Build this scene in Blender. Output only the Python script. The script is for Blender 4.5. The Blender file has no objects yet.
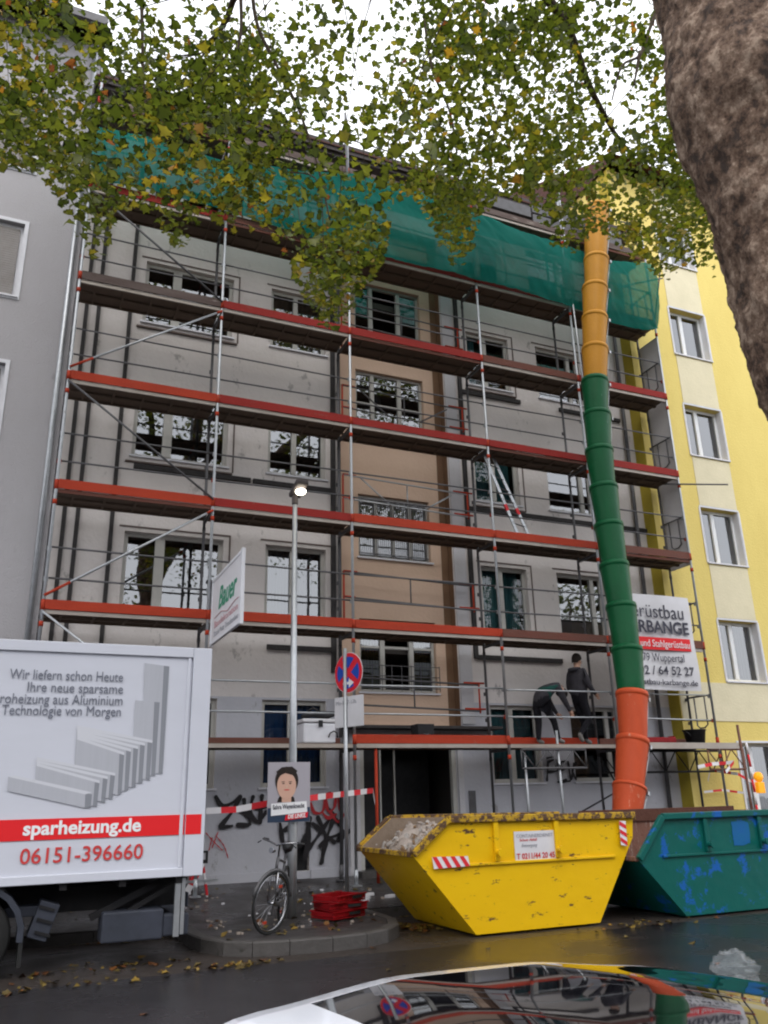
import bpy, bmesh, math, random
import numpy as np
from mathutils import Vector, Matrix, noise as mnoise
random.seed(7); R = math.radians; PI = math.pi
scene = bpy.context.scene
COL = scene.collection
# ---------------------------------------------------------------- camera (solved from the scaffold's 2 m lifts)
YAW, PIT, ROL, FPX = .41888, .33399, -.02566, 829.9
CAM = Vector((-.256, 0, 1.62))
FW = Vector((math.sin(YAW)*math.cos(PIT), math.cos(YAW)*math.cos(PIT), math.sin(PIT)))
_rt = Vector((math.cos(YAW), -math.sin(YAW), 0)); _up = _rt.cross(FW)
RT = _rt*math.cos(ROL)+_up*math.sin(ROL); UP = -_rt*math.sin(ROL)+_up*math.cos(ROL)
cd = bpy.data.cameras.new('camera'); cam = bpy.data.objects.new('camera', cd); COL.objects.link(cam)
cd.sensor_fit = 'VERTICAL'; cd.sensor_height = 36; cd.lens = 36*FPX/1024; cd.clip_end = 600; cd.clip_start = .05
M4 = Matrix((RT, UP, -FW)).transposed().to_4x4(); M4.translation = CAM; cam.matrix_world = M4
scene.camera = cam
def ray(x, y): return FW*FPX+RT*(x-384)+UP*(512-y)
def atY(x, y, v): d = ray(x, y); return CAM+d*((v-CAM.y)/d.y)
def atZ(x, y, v): d = ray(x, y); return CAM+d*((v-CAM.z)/d.z)
def atX(x, y, v): d = ray(x, y); return CAM+d*((v-CAM.x)/d.x)
# ---------------------------------------------------------------- materials
def mat(name, c, rough=.7, metal=0., c2=None, scale=3., amt=.5, bump=0., bscale=20., c3=None, s3=12., t3=.62, spec=.22, stretch=None, coat=0):
    m = bpy.data.materials.new(name); m.use_nodes = True; nt = m.node_tree; N = nt.nodes; L = nt.links
    p = N['Principled BSDF']; p.inputs['Base Color'].default_value = (*c, 1)
    p.inputs['Roughness'].default_value = rough; p.inputs['Metallic'].default_value = metal
    p.inputs['Specular IOR Level'].default_value = spec; p.inputs['Coat Weight'].default_value = coat
    tc = N.new('ShaderNodeTexCoord'); src = tc.outputs['Object']
    if stretch:
        mp = N.new('ShaderNodeMapping'); mp.inputs['Scale'].default_value = stretch; L.new(src, mp.inputs['Vector']); src = mp.outputs[0]
    col = None
    if c2:
        n = N.new('ShaderNodeTexNoise'); n.inputs['Scale'].default_value = scale; n.inputs['Detail'].default_value = 7; n.inputs['Roughness'].default_value = .65
        L.new(src, n.inputs['Vector'])
        r = N.new('ShaderNodeValToRGB'); r.color_ramp.elements[0].position = .5-.25*amt-.02; r.color_ramp.elements[1].position = .5+.25*amt+.1
        r.color_ramp.elements[0].color = (*c, 1); r.color_ramp.elements[1].color = (*c2, 1); L.new(n.outputs['Fac'], r.inputs['Fac']); col = r.outputs['Color']
    if c3:
        n = N.new('ShaderNodeTexNoise'); n.inputs['Scale'].default_value = s3; n.inputs['Detail'].default_value = 9; n.inputs['Roughness'].default_value = .7
        L.new(src, n.inputs['Vector'])
        r = N.new('ShaderNodeValToRGB'); r.color_ramp.elements[0].position = t3; r.color_ramp.elements[1].position = t3+.05
        r.color_ramp.elements[0].color = (0, 0, 0, 1); r.color_ramp.elements[1].color = (1, 1, 1, 1); L.new(n.outputs['Fac'], r.inputs['Fac'])
        mx = N.new('ShaderNodeMix'); mx.data_type = 'RGBA'; L.new(r.outputs['Color'], mx.inputs['Factor'])
        if col: L.new(col, mx.inputs['A'])
        else: mx.inputs['A'].default_value = (*c, 1)
        mx.inputs['B'].default_value = (*c3, 1); col = mx.outputs['Result']
    if col: L.new(col, p.inputs['Base Color'])
    if bump:
        n = N.new('ShaderNodeTexNoise'); n.inputs['Scale'].default_value = bscale; n.inputs['Detail'].default_value = 6
        L.new(tc.outputs['Object'], n.inputs['Vector']); b = N.new('ShaderNodeBump'); b.inputs['Strength'].default_value = bump; b.inputs['Distance'].default_value = .02
        L.new(n.outputs['Fac'], b.inputs['Height']); L.new(b.outputs['Normal'], p.inputs['Normal'])
    return m
M = {}
M['render'] = mat('scraped grey render', (.68,.635,.61), .9, c2=(.55,.51,.49), scale=.7, amt=1.2, bump=.5, bscale=12, c3=(.38,.355,.34), s3=2.3, t3=.60, stretch=(1,1,.55))
M['render_low'] = mat('lavender grey paint', (.50,.50,.54), .85, c2=(.41,.41,.445), scale=.8, amt=1.0, bump=.3, bscale=14, c3=(.30,.295,.30), s3=3, t3=.62, stretch=(1,1,.5))
M['tan'] = mat('tan render', (.66,.48,.36), .9, c2=(.56,.40,.30), scale=.9, amt=1.1, bump=.4, bscale=14, c3=(.40,.27,.20), s3=2.6, t3=.68)
M['opp'] = mat('dark grey terrace render', (.07,.075,.08), .9, c2=(.05,.055,.06), scale=1)
M['tan_dark'] = mat('shaded reveal brown', (.20,.12,.07), .9, c2=(.16,.09,.055), scale=2)  # tan darkened for the recess corner's shade; plain brown elsewhere
M['pale'] = mat('pale render', (.52,.51,.53), .9, c2=(.45,.44,.45), scale=1.2, bump=.3)
M['lav'] = mat('lavender house render', (.43,.415,.43), .9, c2=(.37,.355,.37), scale=.5, amt=1.2, bump=.5, bscale=40, c3=(.31,.30,.305), s3=1.2, t3=.64, stretch=(1,1,.35))
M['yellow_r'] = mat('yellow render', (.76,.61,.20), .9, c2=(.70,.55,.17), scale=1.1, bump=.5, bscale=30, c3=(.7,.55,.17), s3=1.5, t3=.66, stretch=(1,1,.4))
M['shaded_yellow'] = mat('ochre render', (.46,.36,.05), .9, c2=(.40,.31,.04), scale=1.5, bump=.4)  # darker yellow, the side return's shade put into its colour
M['cream'] = mat('cream render', (.73,.66,.47), .9, c2=(.66,.6,.42), scale=2, bump=.3)
M['white_trim'] = mat('white trim', (.70,.70,.74), .6, c2=(.62,.62,.66), scale=4)
M['frame'] = mat('window frame white', (.50,.49,.46), .55, c2=(.38,.37,.34), scale=5, amt=1.2)
M['frame_w'] = mat('window frame bright', (.74,.75,.77), .4)
M['darkline'] = mat('black bitumen strip', (.03,.028,.028), .7, c2=(.05,.045,.045), scale=8)
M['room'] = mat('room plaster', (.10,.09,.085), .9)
M['curtain'] = mat('pale curtain', (.62,.62,.66), .9, c2=(.5,.5,.54), scale=14, amt=1.5, stretch=(1,1,.08))
M['teal_c'] = mat('teal curtain', (.10,.24,.26), .9, c2=(.06,.16,.19), scale=12, stretch=(1,1,.1))
M['olive_c'] = mat('olive curtain', (.33,.29,.10), .9, c2=(.22,.2,.07), scale=14, stretch=(1,1,.1))
M['navy_c'] = mat('navy curtain', (.03,.09,.24), .9)
M['shutter'] = mat('roller shutter', (.30,.28,.27), .7, c2=(.24,.22,.21), scale=3)
M['galv'] = mat('galvanised steel', (.50,.52,.54), .42, .75, c2=(.33,.34,.36), scale=9, amt=1.3, c3=(.20,.15,.12), s3=6, t3=.66)
M['galv_dk'] = mat('weathered steel tube', (.15,.15,.16), .6, .5, c2=(.09,.085,.085), scale=6, amt=1.2)
M['orange'] = mat('orange toe board', (.45,.048,.018), .7, c2=(.30,.033,.015), scale=2.2, amt=1.0, bump=.2, c3=(.25,.12,.08), s3=5, t3=.64, stretch=(.5,1,3))
M['red'] = mat('red toe board', (.31,.02,.016), .7, c2=(.22,.02,.015), scale=2, amt=1.2, bump=.2, c3=(.2,.1,.08), s3=5, t3=.62, stretch=(.5,1,3))
M['brownred'] = mat('worn brown toe board', (.17,.05,.035), .75, c2=(.12,.07,.055), scale=3, amt=1.3, bump=.3, c3=(.25,.2,.17), s3=5, t3=.64, stretch=(.5,1,3))
M['greyboard'] = mat('grey brown board', (.13,.10,.09), .8, c2=(.09,.06,.055), scale=3, bump=.3, c3=(.24,.2,.18), s3=4, t3=.6, stretch=(.5,1,3))
M['deckwood'] = mat('deck plywood', (.16,.115,.085), .85, c2=(.09,.065,.05), scale=2.5, amt=1.3, bump=.3, stretch=(.4,2,1), c3=(.26,.22,.19), s3=4, t3=.66)
M['deckedge'] = mat('deck steel edge', (.50,.46,.42), .5, .4, c2=(.3,.24,.2), scale=4, amt=1.3, stretch=(.5,1,1))
M['black'] = mat('black plastic', (.018,.018,.02), .5, c2=(.03,.03,.032), scale=7)
M['dark'] = mat('dark chassis paint', (.012,.012,.014), .7, c2=(.022,.02,.02), scale=4)
M['greyblue'] = mat('grey blue plastic', (.045,.05,.068), .6, c2=(.03,.034,.044), scale=5)
M['white_p'] = mat('white truck paint', (.60,.615,.69), .35, c2=(.54,.555,.62), scale=1.2, amt=1.2, c3=(.5,.5,.55), s3=3, t3=.7, stretch=(.4,1,2), coat=.2)
M['alu'] = mat('aluminium profile', (.60,.62,.68), .4, .4, c2=(.5,.52,.56), scale=6)
M['red_gfx'] = mat('red print', (.72,.02,.025), .5)
M['grey_gfx'] = mat('grey print', (.16,.17,.21), .6)
M['rad_face'] = mat('printed radiator grey', (.44,.45,.50), .6, c2=(.38,.39,.43), scale=30, amt=1.4, stretch=(1,1,.03))
M['rad_edge'] = mat('printed radiator edge', (.23,.24,.27), .6)
M['rad_lite'] = mat('printed radiator light', (.57,.58,.63), .6)
M['skip_y'] = mat('chipped yellow paint', (.80,.50,.005), .38, c2=(.70,.40,.004), scale=1.6, amt=1.3, bump=.35, bscale=5, c3=(.09,.05,.028), s3=5.5, t3=.595, coat=.08, stretch=(.6,1,1.5))
M['skip_rim'] = mat('rusty yellow rim', (.60,.37,.01), .55, c2=(.28,.16,.03), scale=7, amt=1.4, bump=.5, c3=(.09,.05,.03), s3=9, t3=.47)
M['skip_in'] = mat('dirty skip inside', (.17,.12,.085), .85, c2=(.28,.22,.17), scale=5, amt=1.4, bump=.5)
M['rust'] = mat('rust', (.13,.05,.035), .85, c2=(.22,.13,.1), scale=6, amt=1.4, bump=.6, c3=(.32,.26,.23), s3=7, t3=.58, stretch=(2,2,.4))
M['rust_dk'] = mat('dark rust', (.07,.028,.02), .9, c2=(.12,.055,.04), scale=9, amt=1.4, bump=.6)
M['skip_t'] = mat('teal skip paint', (.003,.105,.088), .4, c2=(.003,.075,.066), scale=1.5, amt=1.2, bump=.35, bscale=5, c3=(.008,.095,.36), s3=3.2, t3=.56, coat=.05)
M['blue_spray'] = mat('blue overspray', (.008,.09,.36), .5, c2=(.005,.12,.2), scale=6, amt=1.6)
M['amber'] = mat('amber chute plastic', (.55,.25,.02), .5, c2=(.42,.18,.015), scale=4, amt=1.2, bump=.3, c3=(.40,.26,.12), s3=7, t3=.66, stretch=(1,1,.35))
M['green_ch'] = mat('green chute plastic', (.003,.105,.035), .42, c2=(.003,.07,.024), scale=4, amt=1.2, bump=.3, bscale=8, c3=(.06,.17,.10), s3=7, t3=.64, stretch=(1,1,.35))
M['orange_ch'] = mat('orange chute plastic', (.58,.085,.025), .55, c2=(.42,.06,.02), scale=4, amt=1.2, bump=.3, bscale=8, c3=(.55,.22,.14), s3=7, t3=.62, stretch=(1,1,.35))
M['banner'] = mat('white banner vinyl', (.66,.65,.68), .6, c2=(.6,.59,.61), scale=3)
M['txt_dk'] = mat('dark lettering', (.05,.05,.07), .6)
M['txt_w'] = mat('white lettering', (.8,.8,.82), .5)
M['txt_g'] = mat('green lettering', (.05,.26,.16), .6)
M['txt_r'] = mat('red lettering', (.55,.05,.05), .6)
M['txt_pink'] = mat('faded pink line', (.52,.27,.30), .6)
M['txt_grey'] = mat('faded grey lettering', (.34,.34,.38), .6)
M['sign_blue'] = mat('sign blue', (.012,.06,.38), .4)
M['sign_red'] = mat('sign red', (.62,.015,.03), .4)
M['tape_w'] = mat('tape white', (.72,.70,.72), .5)
M['tape_r'] = mat('tape red', (.65,.03,.04), .5)
M['redplastic'] = mat('red plastic crate', (.30,.006,.01), .45, c2=(.18,.005,.008), scale=6)
M['skin'] = mat('skin', (.55,.33,.24), .6)
M['skin_p'] = mat('printed skin', (.62,.38,.29), .6)
M['hair'] = mat('dark hair', (.025,.018,.015), .7)
M['post_bg'] = mat('poster grey', (.38,.36,.40), .6)
M['post_navy'] = mat('poster navy', (.03,.05,.09), .6)
M['jacket'] = mat('dark grey jacket', (.035,.033,.040), .9, c2=(.06,.056,.065), scale=7)
M['jacket_l'] = mat('light grey jacket panel', (.17,.165,.19), .85)
M['jacket_g'] = mat('bottle green jacket panel', (.01,.06,.05), .8)
M['trouser'] = mat('dark work trousers', (.010,.010,.014), .95, c2=(.018,.017,.021), scale=9)
M['shoe'] = mat('shoe', (.20,.19,.18), .6)
M['rubber'] = mat('rubber', (.02,.02,.02), .7)
M['chrome'] = mat('chrome', (.36,.36,.38), .25, 1.)
M['car_white'] = mat('white car paint', (.74,.76,.82), .18, coat=.6)
M['gravel'] = mat('rubble', (.42,.37,.33), .95, c2=(.22,.17,.14), scale=7, amt=1.5, bump=.6)
M['chunk'] = mat('plaster chunks', (.46,.43,.40), .95, c2=(.25,.22,.2), scale=9, amt=1.4, bump=.5)
M['roof'] = mat('dark roof tiles', (.10,.04,.03), .8, c2=(.06,.03,.025), scale=5, bump=.4)
M['fascia'] = mat('dark fascia', (.05,.04,.04), .7, c2=(.08,.07,.07), scale=3)
M['wood'] = mat('old timber', (.25,.16,.09), .85, c2=(.16,.1,.06), scale=5, bump=.4)
M['insul'] = mat('grey end board', (.62,.60,.61), .85, c2=(.5,.48,.49), scale=2, amt=1.4, bump=.3)
M['graf_k'] = mat('black spray paint', (.02,.018,.02), .6)
M['graf_r'] = mat('red spray paint', (.42,.03,.035), .6)
def nodes(m): return m.node_tree.nodes, m.node_tree.links, m.node_tree.nodes['Principled BSDF']
# glass
def glass(name, tint=(.75,.78,.78), ior=1.9, op=None):
    m = bpy.data.materials.new(name); m.use_nodes = True; N = m.node_tree.nodes; L = m.node_tree.links; N.clear()
    o = N.new('ShaderNodeOutputMaterial'); mx = N.new('ShaderNodeMixShader'); f = N.new('ShaderNodeFresnel'); f.inputs['IOR'].default_value = ior
    t = N.new('ShaderNodeBsdfTransparent'); t.inputs['Color'].default_value = (*tint, 1)
    g = N.new('ShaderNodeBsdfGlossy'); g.inputs['Roughness'].default_value = .015; g.inputs['Color'].default_value = (.95,.97,1,1)
    n = N.new('ShaderNodeTexNoise'); n.inputs['Scale'].default_value = 1.3; tc = N.new('ShaderNodeTexCoord'); L.new(tc.outputs['Object'], n.inputs['Vector'])
    b = N.new('ShaderNodeBump'); b.inputs['Strength'].default_value = .25; b.inputs['Distance'].default_value = .01; L.new(n.outputs['Fac'], b.inputs['Height']); L.new(b.outputs['Normal'], g.inputs['Normal'])
    L.new(f.outputs[0], mx.inputs[0]); L.new(t.outputs[0], mx.inputs[1]); L.new(g.outputs[0], mx.inputs[2]); L.new(mx.outputs[0], o.inputs[0])
    return m
M['glass'] = glass('window glass', (.42,.46,.47), 2.6)
M['glass_soft'] = glass('plain window glass', (.7,.75,.75), 1.7)
M['carglass'] = mat('black car glass', (.006,.006,.008), .03, spec=.9, coat=.6)
M['lens'] = mat('lamp lens', (.9,.9,.9), .3)
N, L, p = nodes(M['lens']); p.inputs['Emission Color'].default_value = (1,.93,.75,1); p.inputs['Emission Strength'].default_value = 6
M['amberlens'] = mat('amber lamp lens', (.9,.35,.01), .3)
N, L, p = nodes(M['amberlens']); p.inputs['Emission Color'].default_value = (1,.4,.02,1); p.inputs['Emission Strength'].default_value = .25
# green debris net : slightly see-through
def netmat():
    m = mat('green debris netting', (.004,.19,.155), .8, c2=(.003,.125,.10), scale=1.6, amt=1.2, bump=.3, bscale=60)
    N, L, p = nodes(m); o = N['Material Output']; t = N.new('ShaderNodeBsdfTransparent'); tr = N.new('ShaderNodeBsdfTranslucent'); tr.inputs['Color'].default_value = (.005,.36,.29,1)
    a = N.new('ShaderNodeMixShader'); a.inputs[0].default_value = .45; L.new(p.outputs[0], a.inputs[1]); L.new(tr.outputs[0], a.inputs[2])
    b = N.new('ShaderNodeMixShader'); b.inputs[0].default_value = .10; L.new(a.outputs[0], b.inputs[1]); L.new(t.outputs[0], b.inputs[2]); L.new(b.outputs[0], o.inputs[0]); return m
M['net'] = netmat()
def leafmat(name, stops, trans=.4):
    m = bpy.data.materials.new(name); m.use_nodes = True; N, L, p = nodes(m); o = N['Material Output']
    at = N.new('ShaderNodeAttribute'); at.attribute_name = 'tone'; r = N.new('ShaderNodeValToRGB'); cr = r.color_ramp
    while len(cr.elements) < len(stops): cr.elements.new(.5)
    for e, (q, c) in zip(cr.elements, stops): e.position = q; e.color = (*c, 1)
    L.new(at.outputs['Fac'], r.inputs['Fac']); L.new(r.outputs['Color'], p.inputs['Base Color']); p.inputs['Roughness'].default_value = .5; p.inputs['Specular IOR Level'].default_value = .35
    if trans:
        t = N.new('ShaderNodeBsdfTranslucent'); g = N.new('ShaderNodeMix'); g.data_type = 'RGBA'; g.blend_type = 'MULTIPLY'; g.inputs['Factor'].default_value = 1
        L.new(r.outputs['Color'], g.inputs['A']); g.inputs['B'].default_value = (3.0,2.8,1.1,1); L.new(g.outputs['Result'], t.inputs['Color'])
        mx = N.new('ShaderNodeMixShader'); mx.inputs[0].default_value = trans; L.new(p.outputs[0], mx.inputs[1]); L.new(t.outputs[0], mx.inputs[2]); L.new(mx.outputs[0], o.inputs[0])
    return m
M['leaf'] = leafmat('plane tree leaves', [(0,(.032,.052,.010)),(.42,(.058,.080,.017)),(.72,(.110,.125,.024)),(.92,(.20,.17,.03)),(.965,(.30,.18,.03)),(1,(.17,.06,.03))], .40)
M['litter'] = leafmat('fallen leaves', [(0,(.06,.04,.015)),(.3,(.11,.08,.02)),(.6,(.22,.14,.025)),(.8,(.14,.05,.015)),(1,(.05,.025,.012))], 0)
# bark
def barkmat():
    m = bpy.data.materials.new('plane tree bark'); m.use_nodes = True; N, L, p = nodes(m)
    tc = N.new('ShaderNodeTexCoord'); mp = N.new('ShaderNodeMapping'); mp.inputs['Scale'].default_value = (1,1,.85); L.new(tc.outputs['Object'], mp.inputs['Vector'])
    n1 = N.new('ShaderNodeTexNoise'); n1.inputs['Scale'].default_value = 9; n1.inputs['Detail'].default_value = 14; n1.inputs['Roughness'].default_value = .74; n1.inputs['Distortion'].default_value = 0; L.new(mp.outputs[0], n1.inputs['Vector'])
    r = N.new('ShaderNodeValToRGB'); cr = r.color_ramp
    cr.elements[0].position=.41; cr.elements[0].color=(.045,.026,.018,1); cr.elements[1].position=.61; cr.elements[1].color=(.46,.34,.255,1)
    e=cr.elements.new(.47); e.color=(.145,.085,.055,1); e=cr.elements.new(.54); e.color=(.25,.165,.115,1)
    L.new(n1.outputs['Fac'], r.inputs['Fac']); L.new(r.outputs['Color'], p.inputs['Base Color']); p.inputs['Roughness'].default_value = .9
    v = N.new('ShaderNodeTexVoronoi'); v.feature = 'DISTANCE_TO_EDGE'; v.inputs['Scale'].default_value = 16
    n2 = N.new('ShaderNodeTexNoise'); n2.inputs['Scale'].default_value = 6; n2.inputs['Detail'].default_value = 5
    L.new(tc.outputs['Object'], n2.inputs['Vector']); ad = N.new('ShaderNodeVectorMath'); ad.operation='MULTIPLY_ADD'; ad.inputs[1].default_value=(.9,.9,.9); L.new(n2.outputs['Color'], ad.inputs[0]); L.new(mp.outputs[0], ad.inputs[2]); L.new(ad.outputs[0], v.inputs['Vector'])
    mr = N.new('ShaderNodeMapRange'); mr.inputs['From Max'].default_value=.05; L.new(v.outputs['Distance'], mr.inputs['Value'])
    sm = N.new('ShaderNodeMath'); sm.operation='MULTIPLY_ADD'; sm.inputs[1].default_value=.16; L.new(mr.outputs[0], sm.inputs[0]); L.new(n1.outputs['Fac'], sm.inputs[2])
    b = N.new('ShaderNodeBump'); b.inputs['Strength'].default_value = 1.; b.inputs['Distance'].default_value = .05; L.new(sm.outputs[0], b.inputs['Height']); L.new(b.outputs['Normal'], p.inputs['Normal'])
    return m
M['bark'] = barkmat()
M['twig'] = mat('dark twig bark', (.05,.035,.025), .9, c2=(.09,.07,.05), scale=8)
# wet ground
def wet(name, c, c2, rlo, rhi, bump, sc=1.2):
    m = mat(name, c, .3, c2=c2, scale=sc, amt=1.4); N, L, p = nodes(m)
    tc = N['Texture Coordinate']; n = N.new('ShaderNodeTexNoise'); n.inputs['Scale'].default_value = .9; n.inputs['Detail'].default_value = 5; L.new(tc.outputs['Object'], n.inputs['Vector'])
    mr = N.new('ShaderNodeMapRange'); mr.inputs['From Min'].default_value = .38; mr.inputs['From Max'].default_value = .62; mr.inputs['To Min'].default_value = rlo; mr.inputs['To Max'].default_value = rhi
    L.new(n.outputs['Fac'], mr.inputs['Value']); L.new(mr.outputs[0], p.inputs['Roughness'])
    f = N.new('ShaderNodeTexNoise'); f.inputs['Scale'].default_value = 140; f.inputs['Detail'].default_value = 3; L.new(tc.outputs['Object'], f.inputs['Vector'])
    b = N.new('ShaderNodeBump'); b.inputs['Strength'].default_value = bump; b.inputs['Distance'].default_value = .006; L.new(f.outputs['Fac'], b.inputs['Height']); L.new(b.outputs['Normal'], p.inputs['Normal'])
    return m
M['asphalt'] = wet('wet asphalt', (.016,.015,.017), (.028,.026,.028), .10, .34, .35)
M['parking'] = wet('worn wet parking asphalt', (.03,.025,.023), (.055,.044,.038), .2, .55, .6, 2.2)
M['pave'] = wet('wet pavement', (.03,.028,.03), (.06,.054,.05), .2, .6, .5, 1.6)
M['kerb'] = mat('kerb granite', (.09,.083,.08), .55, c2=(.05,.046,.043), scale=5, amt=1.2, bump=.4, c3=(.035,.035,.028), s3=4, t3=.6)
# bagged plastic
bagm = bpy.data.materials.new('clear plastic film'); bagm.use_nodes = True; N, L, p = nodes(bagm)
p.inputs['Base Color'].default_value = (.5,.53,.56,1); p.inputs['Roughness'].default_value = .12; p.inputs['Alpha'].default_value = .16; M['bag'] = bagm

# ---------------------------------------------------------------- mesh helpers
class MB:
    def __init__(s): s.v = []; s.f = []; s.mi = []; s.sm = []
    def add(s, vs, fs, mi=0, smooth=False):
        n = len(s.v); s.v += [tuple(v) for v in vs]; s.f += [tuple(i+n for i in f) for f in fs]; s.mi += [mi]*len(fs); s.sm += [smooth]*len(fs); return s
    def box(s, x0, x1, y0, y1, z0, z1, mi=0):
        x0,x1=min(x0,x1),max(x0,x1); y0,y1=min(y0,y1),max(y0,y1); z0,z1=min(z0,z1),max(z0,z1)
        v = [(x,y,z) for z in (z0,z1) for y in (y0,y1) for x in (x0,x1)]
        return s.add(v, [(0,2,3,1),(4,5,7,6),(0,1,5,4),(2,6,7,3),(0,4,6,2),(1,3,7,5)], mi)
    def obox(s, c, size, rot, mi=0):        # oriented box
        c = Vector(c); m = rot if isinstance(rot, Matrix) else Matrix.Rotation(rot, 3, 'Z'); a, b, d = [q/2 for q in size]
        v = [c+m@Vector((x,y,z)) for z in (-d,d) for y in (-b,b) for x in (-a,a)]
        return s.add(v, [(0,2,3,1),(4,5,7,6),(0,1,5,4),(2,6,7,3),(0,4,6,2),(1,3,7,5)], mi)
    def path(s, pts, r, n=8, cap=True, mi=0, closed=False):
        pts = [Vector(p) for p in pts]; k = len(pts); rs = r if isinstance(r, (list, tuple)) else [r]*k
        ref = None; base = len(s.v)
        for i, p in enumerate(pts):
            if closed: t = pts[(i+1) % k]-pts[i-1]
            else: t = pts[min(i+1, k-1)]-pts[max(i-1, 0)]
            t = t.normalized() if t.length else Vector((0,0,1))
            if ref is None: ref = Vector((0,0,1)) if abs(t.z) < .9 else Vector((1,0,0))
            u = (ref-t*ref.dot(t)); u = u.normalized() if u.length > 1e-6 else t.orthogonal().normalized(); w = t.cross(u); ref = u
            for j in range(n):
                a = 2*PI*j/n; s.v.append(tuple(p+(u*math.cos(a)+w*math.sin(a))*rs[i]))
        m = k if closed else k-1
        for i in range(m):
            for j in range(n):
                a = base+i*n+j; b = base+i*n+(j+1) % n; c = base+((i+1) % k)*n+(j+1) % n; d = base+((i+1) % k)*n+j
                s.f.append((a,b,c,d)); s.mi.append(mi); s.sm.append(True)
        if cap and not closed:
            s.f.append(tuple(base+j for j in reversed(range(n)))); s.mi.append(mi); s.sm.append(False)
            s.f.append(tuple(base+(k-1)*n+j for j in range(n))); s.mi.append(mi); s.sm.append(False)
        return s
    def bar(s, a, b, w, h, mi=0):           # rectangular bar between two points
        a = Vector(a); b = Vector(b); t = (b-a); l = t.length; t.normalize()
        u = Vector((0,0,1)) if abs(t.z) < .95 else Vector((0,1,0)); x = t.cross(u).normalized(); z = x.cross(t)
        return s.obox((a+b)/2, (w, l, h), Matrix((x, t, z)).transposed(), mi)
    def prism_y(s, poly, y0, y1, mi=0):     # polygon in xz extruded in y
        k = len(poly); v = [(x,y0,z) for x,z in poly]+[(x,y1,z) for x,z in poly]
        ar = sum(poly[i][0]*poly[(i+1)%k][1]-poly[(i+1)%k][0]*poly[i][1] for i in range(k))
        idx = list(range(k)) if ar > 0 else list(reversed(range(k)))
        fs = [tuple(idx), tuple(i+k for i in reversed(idx))]
        for q in range(k): a, b = idx[q], idx[(q+1) % k]; fs.append((b, a, a+k, b+k))
        return s.add(v, fs, mi)
    def lathe(s, prof, c=(0,0,0), rot=None, n=20, mi=0, smooth=True):
        c = Vector(c); base = len(s.v); k = len(prof)
        for r, z in prof:
            for j in range(n):
                q = Vector((r*math.cos(2*PI*j/n), r*math.sin(2*PI*j/n), z))
                if rot: q = rot@q
                s.v.append(tuple(c+q))
        for i in range(k-1):
            for j in range(n):
                s.f.append((base+i*n+j, base+i*n+(j+1)%n, base+(i+1)*n+(j+1)%n, base+(i+1)*n+j)); s.mi.append(mi); s.sm.append(smooth)
        return s
    def tr(s, m): s.v = [tuple(m@Vector(v)) for v in s.v]; return s
    def build(s, name, mats, parent=None, bevel=0):
        me = bpy.data.meshes.new(name); 
        for m in (mats if isinstance(mats, (list, tuple)) else [mats]): me.materials.append(M[m] if isinstance(m, str) else m)
        loc = Vector((0,0,0))
        if parent is None and s.v:
            a = np.array(s.v); loc = Vector(((a[:,0].min()+a[:,0].max())/2, (a[:,1].min()+a[:,1].max())/2, a[:,2].min())); a = a-np.array(loc); vs = a.tolist()
        else: vs = s.v
        me.from_pydata(vs, [], s.f); me.polygons.foreach_set('material_index', s.mi); me.polygons.foreach_set('use_smooth', s.sm); me.update()
        o = bpy.data.objects.new(name, me); COL.objects.link(o)
        if parent is None: o.location = loc
        else:
            o.parent = parent
            if parent.type == 'EMPTY' and parent.get('worldparts', 1): o.matrix_parent_inverse = Matrix.Translation(-parent.location)
            elif parent.type != 'EMPTY' and parent.parent is None: o.matrix_parent_inverse = Matrix.Translation(-parent.location)
        if bevel:
            b = o.modifiers.new('bevel', 'BEVEL'); b.width = bevel; b.segments = 2; b.limit_method = 'ANGLE'
        return o
def tag(o, label=None, cat=None, group=None, kind=None):
    if label: o['label'] = label
    if cat: o['category'] = cat
    if group: o['group'] = group
    if kind: o['kind'] = kind
    return o
def thing(name, label, cat, loc=(0,0,0), group=None):
    o = bpy.data.objects.new(name, None); COL.objects.link(o); o.location = loc; o.empty_display_size = .2
    return tag(o, label, cat, group)
def fix(o, parent):                      # parent an object holding world coordinates
    o.parent = parent
    if parent.type == 'EMPTY' or parent.parent is None: o.matrix_parent_inverse = Matrix.Translation(-parent.location)
def text(name, s, m, parent, loc, width=None, size=.2, rot=(PI/2,0,0), align='LEFT', bold=0, shear=0, ext=.0015, maxh=None):
    cu = bpy.data.curves.new('t', 'FONT'); cu.body = s; cu.size = size; cu.align_x = align; cu.offset = bold*size; cu.shear = shear; cu.extrude = ext; cu.resolution_u = 3
    t = bpy.data.objects.new('t', cu); COL.objects.link(t); dg = bpy.context.evaluated_depsgraph_get()
    me = bpy.data.meshes.new_from_object(t.evaluated_get(dg)); bpy.data.objects.remove(t); bpy.data.curves.remove(cu)
    sx = 1
    if width and len(me.vertices):
        xs = [v.co.x for v in me.vertices]; w = max(xs)-min(xs); sx = width/w
    from mathutils import Euler
    mt = Matrix.Translation(Vector(loc))@Euler(rot).to_matrix().to_4x4()@Matrix.Diagonal((sx,1,1,1)); me.transform(mt)
    me.materials.clear(); me.materials.append(M[m]); o = bpy.data.objects.new(name, me); COL.objects.link(o); fix(o, parent); return o

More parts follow.
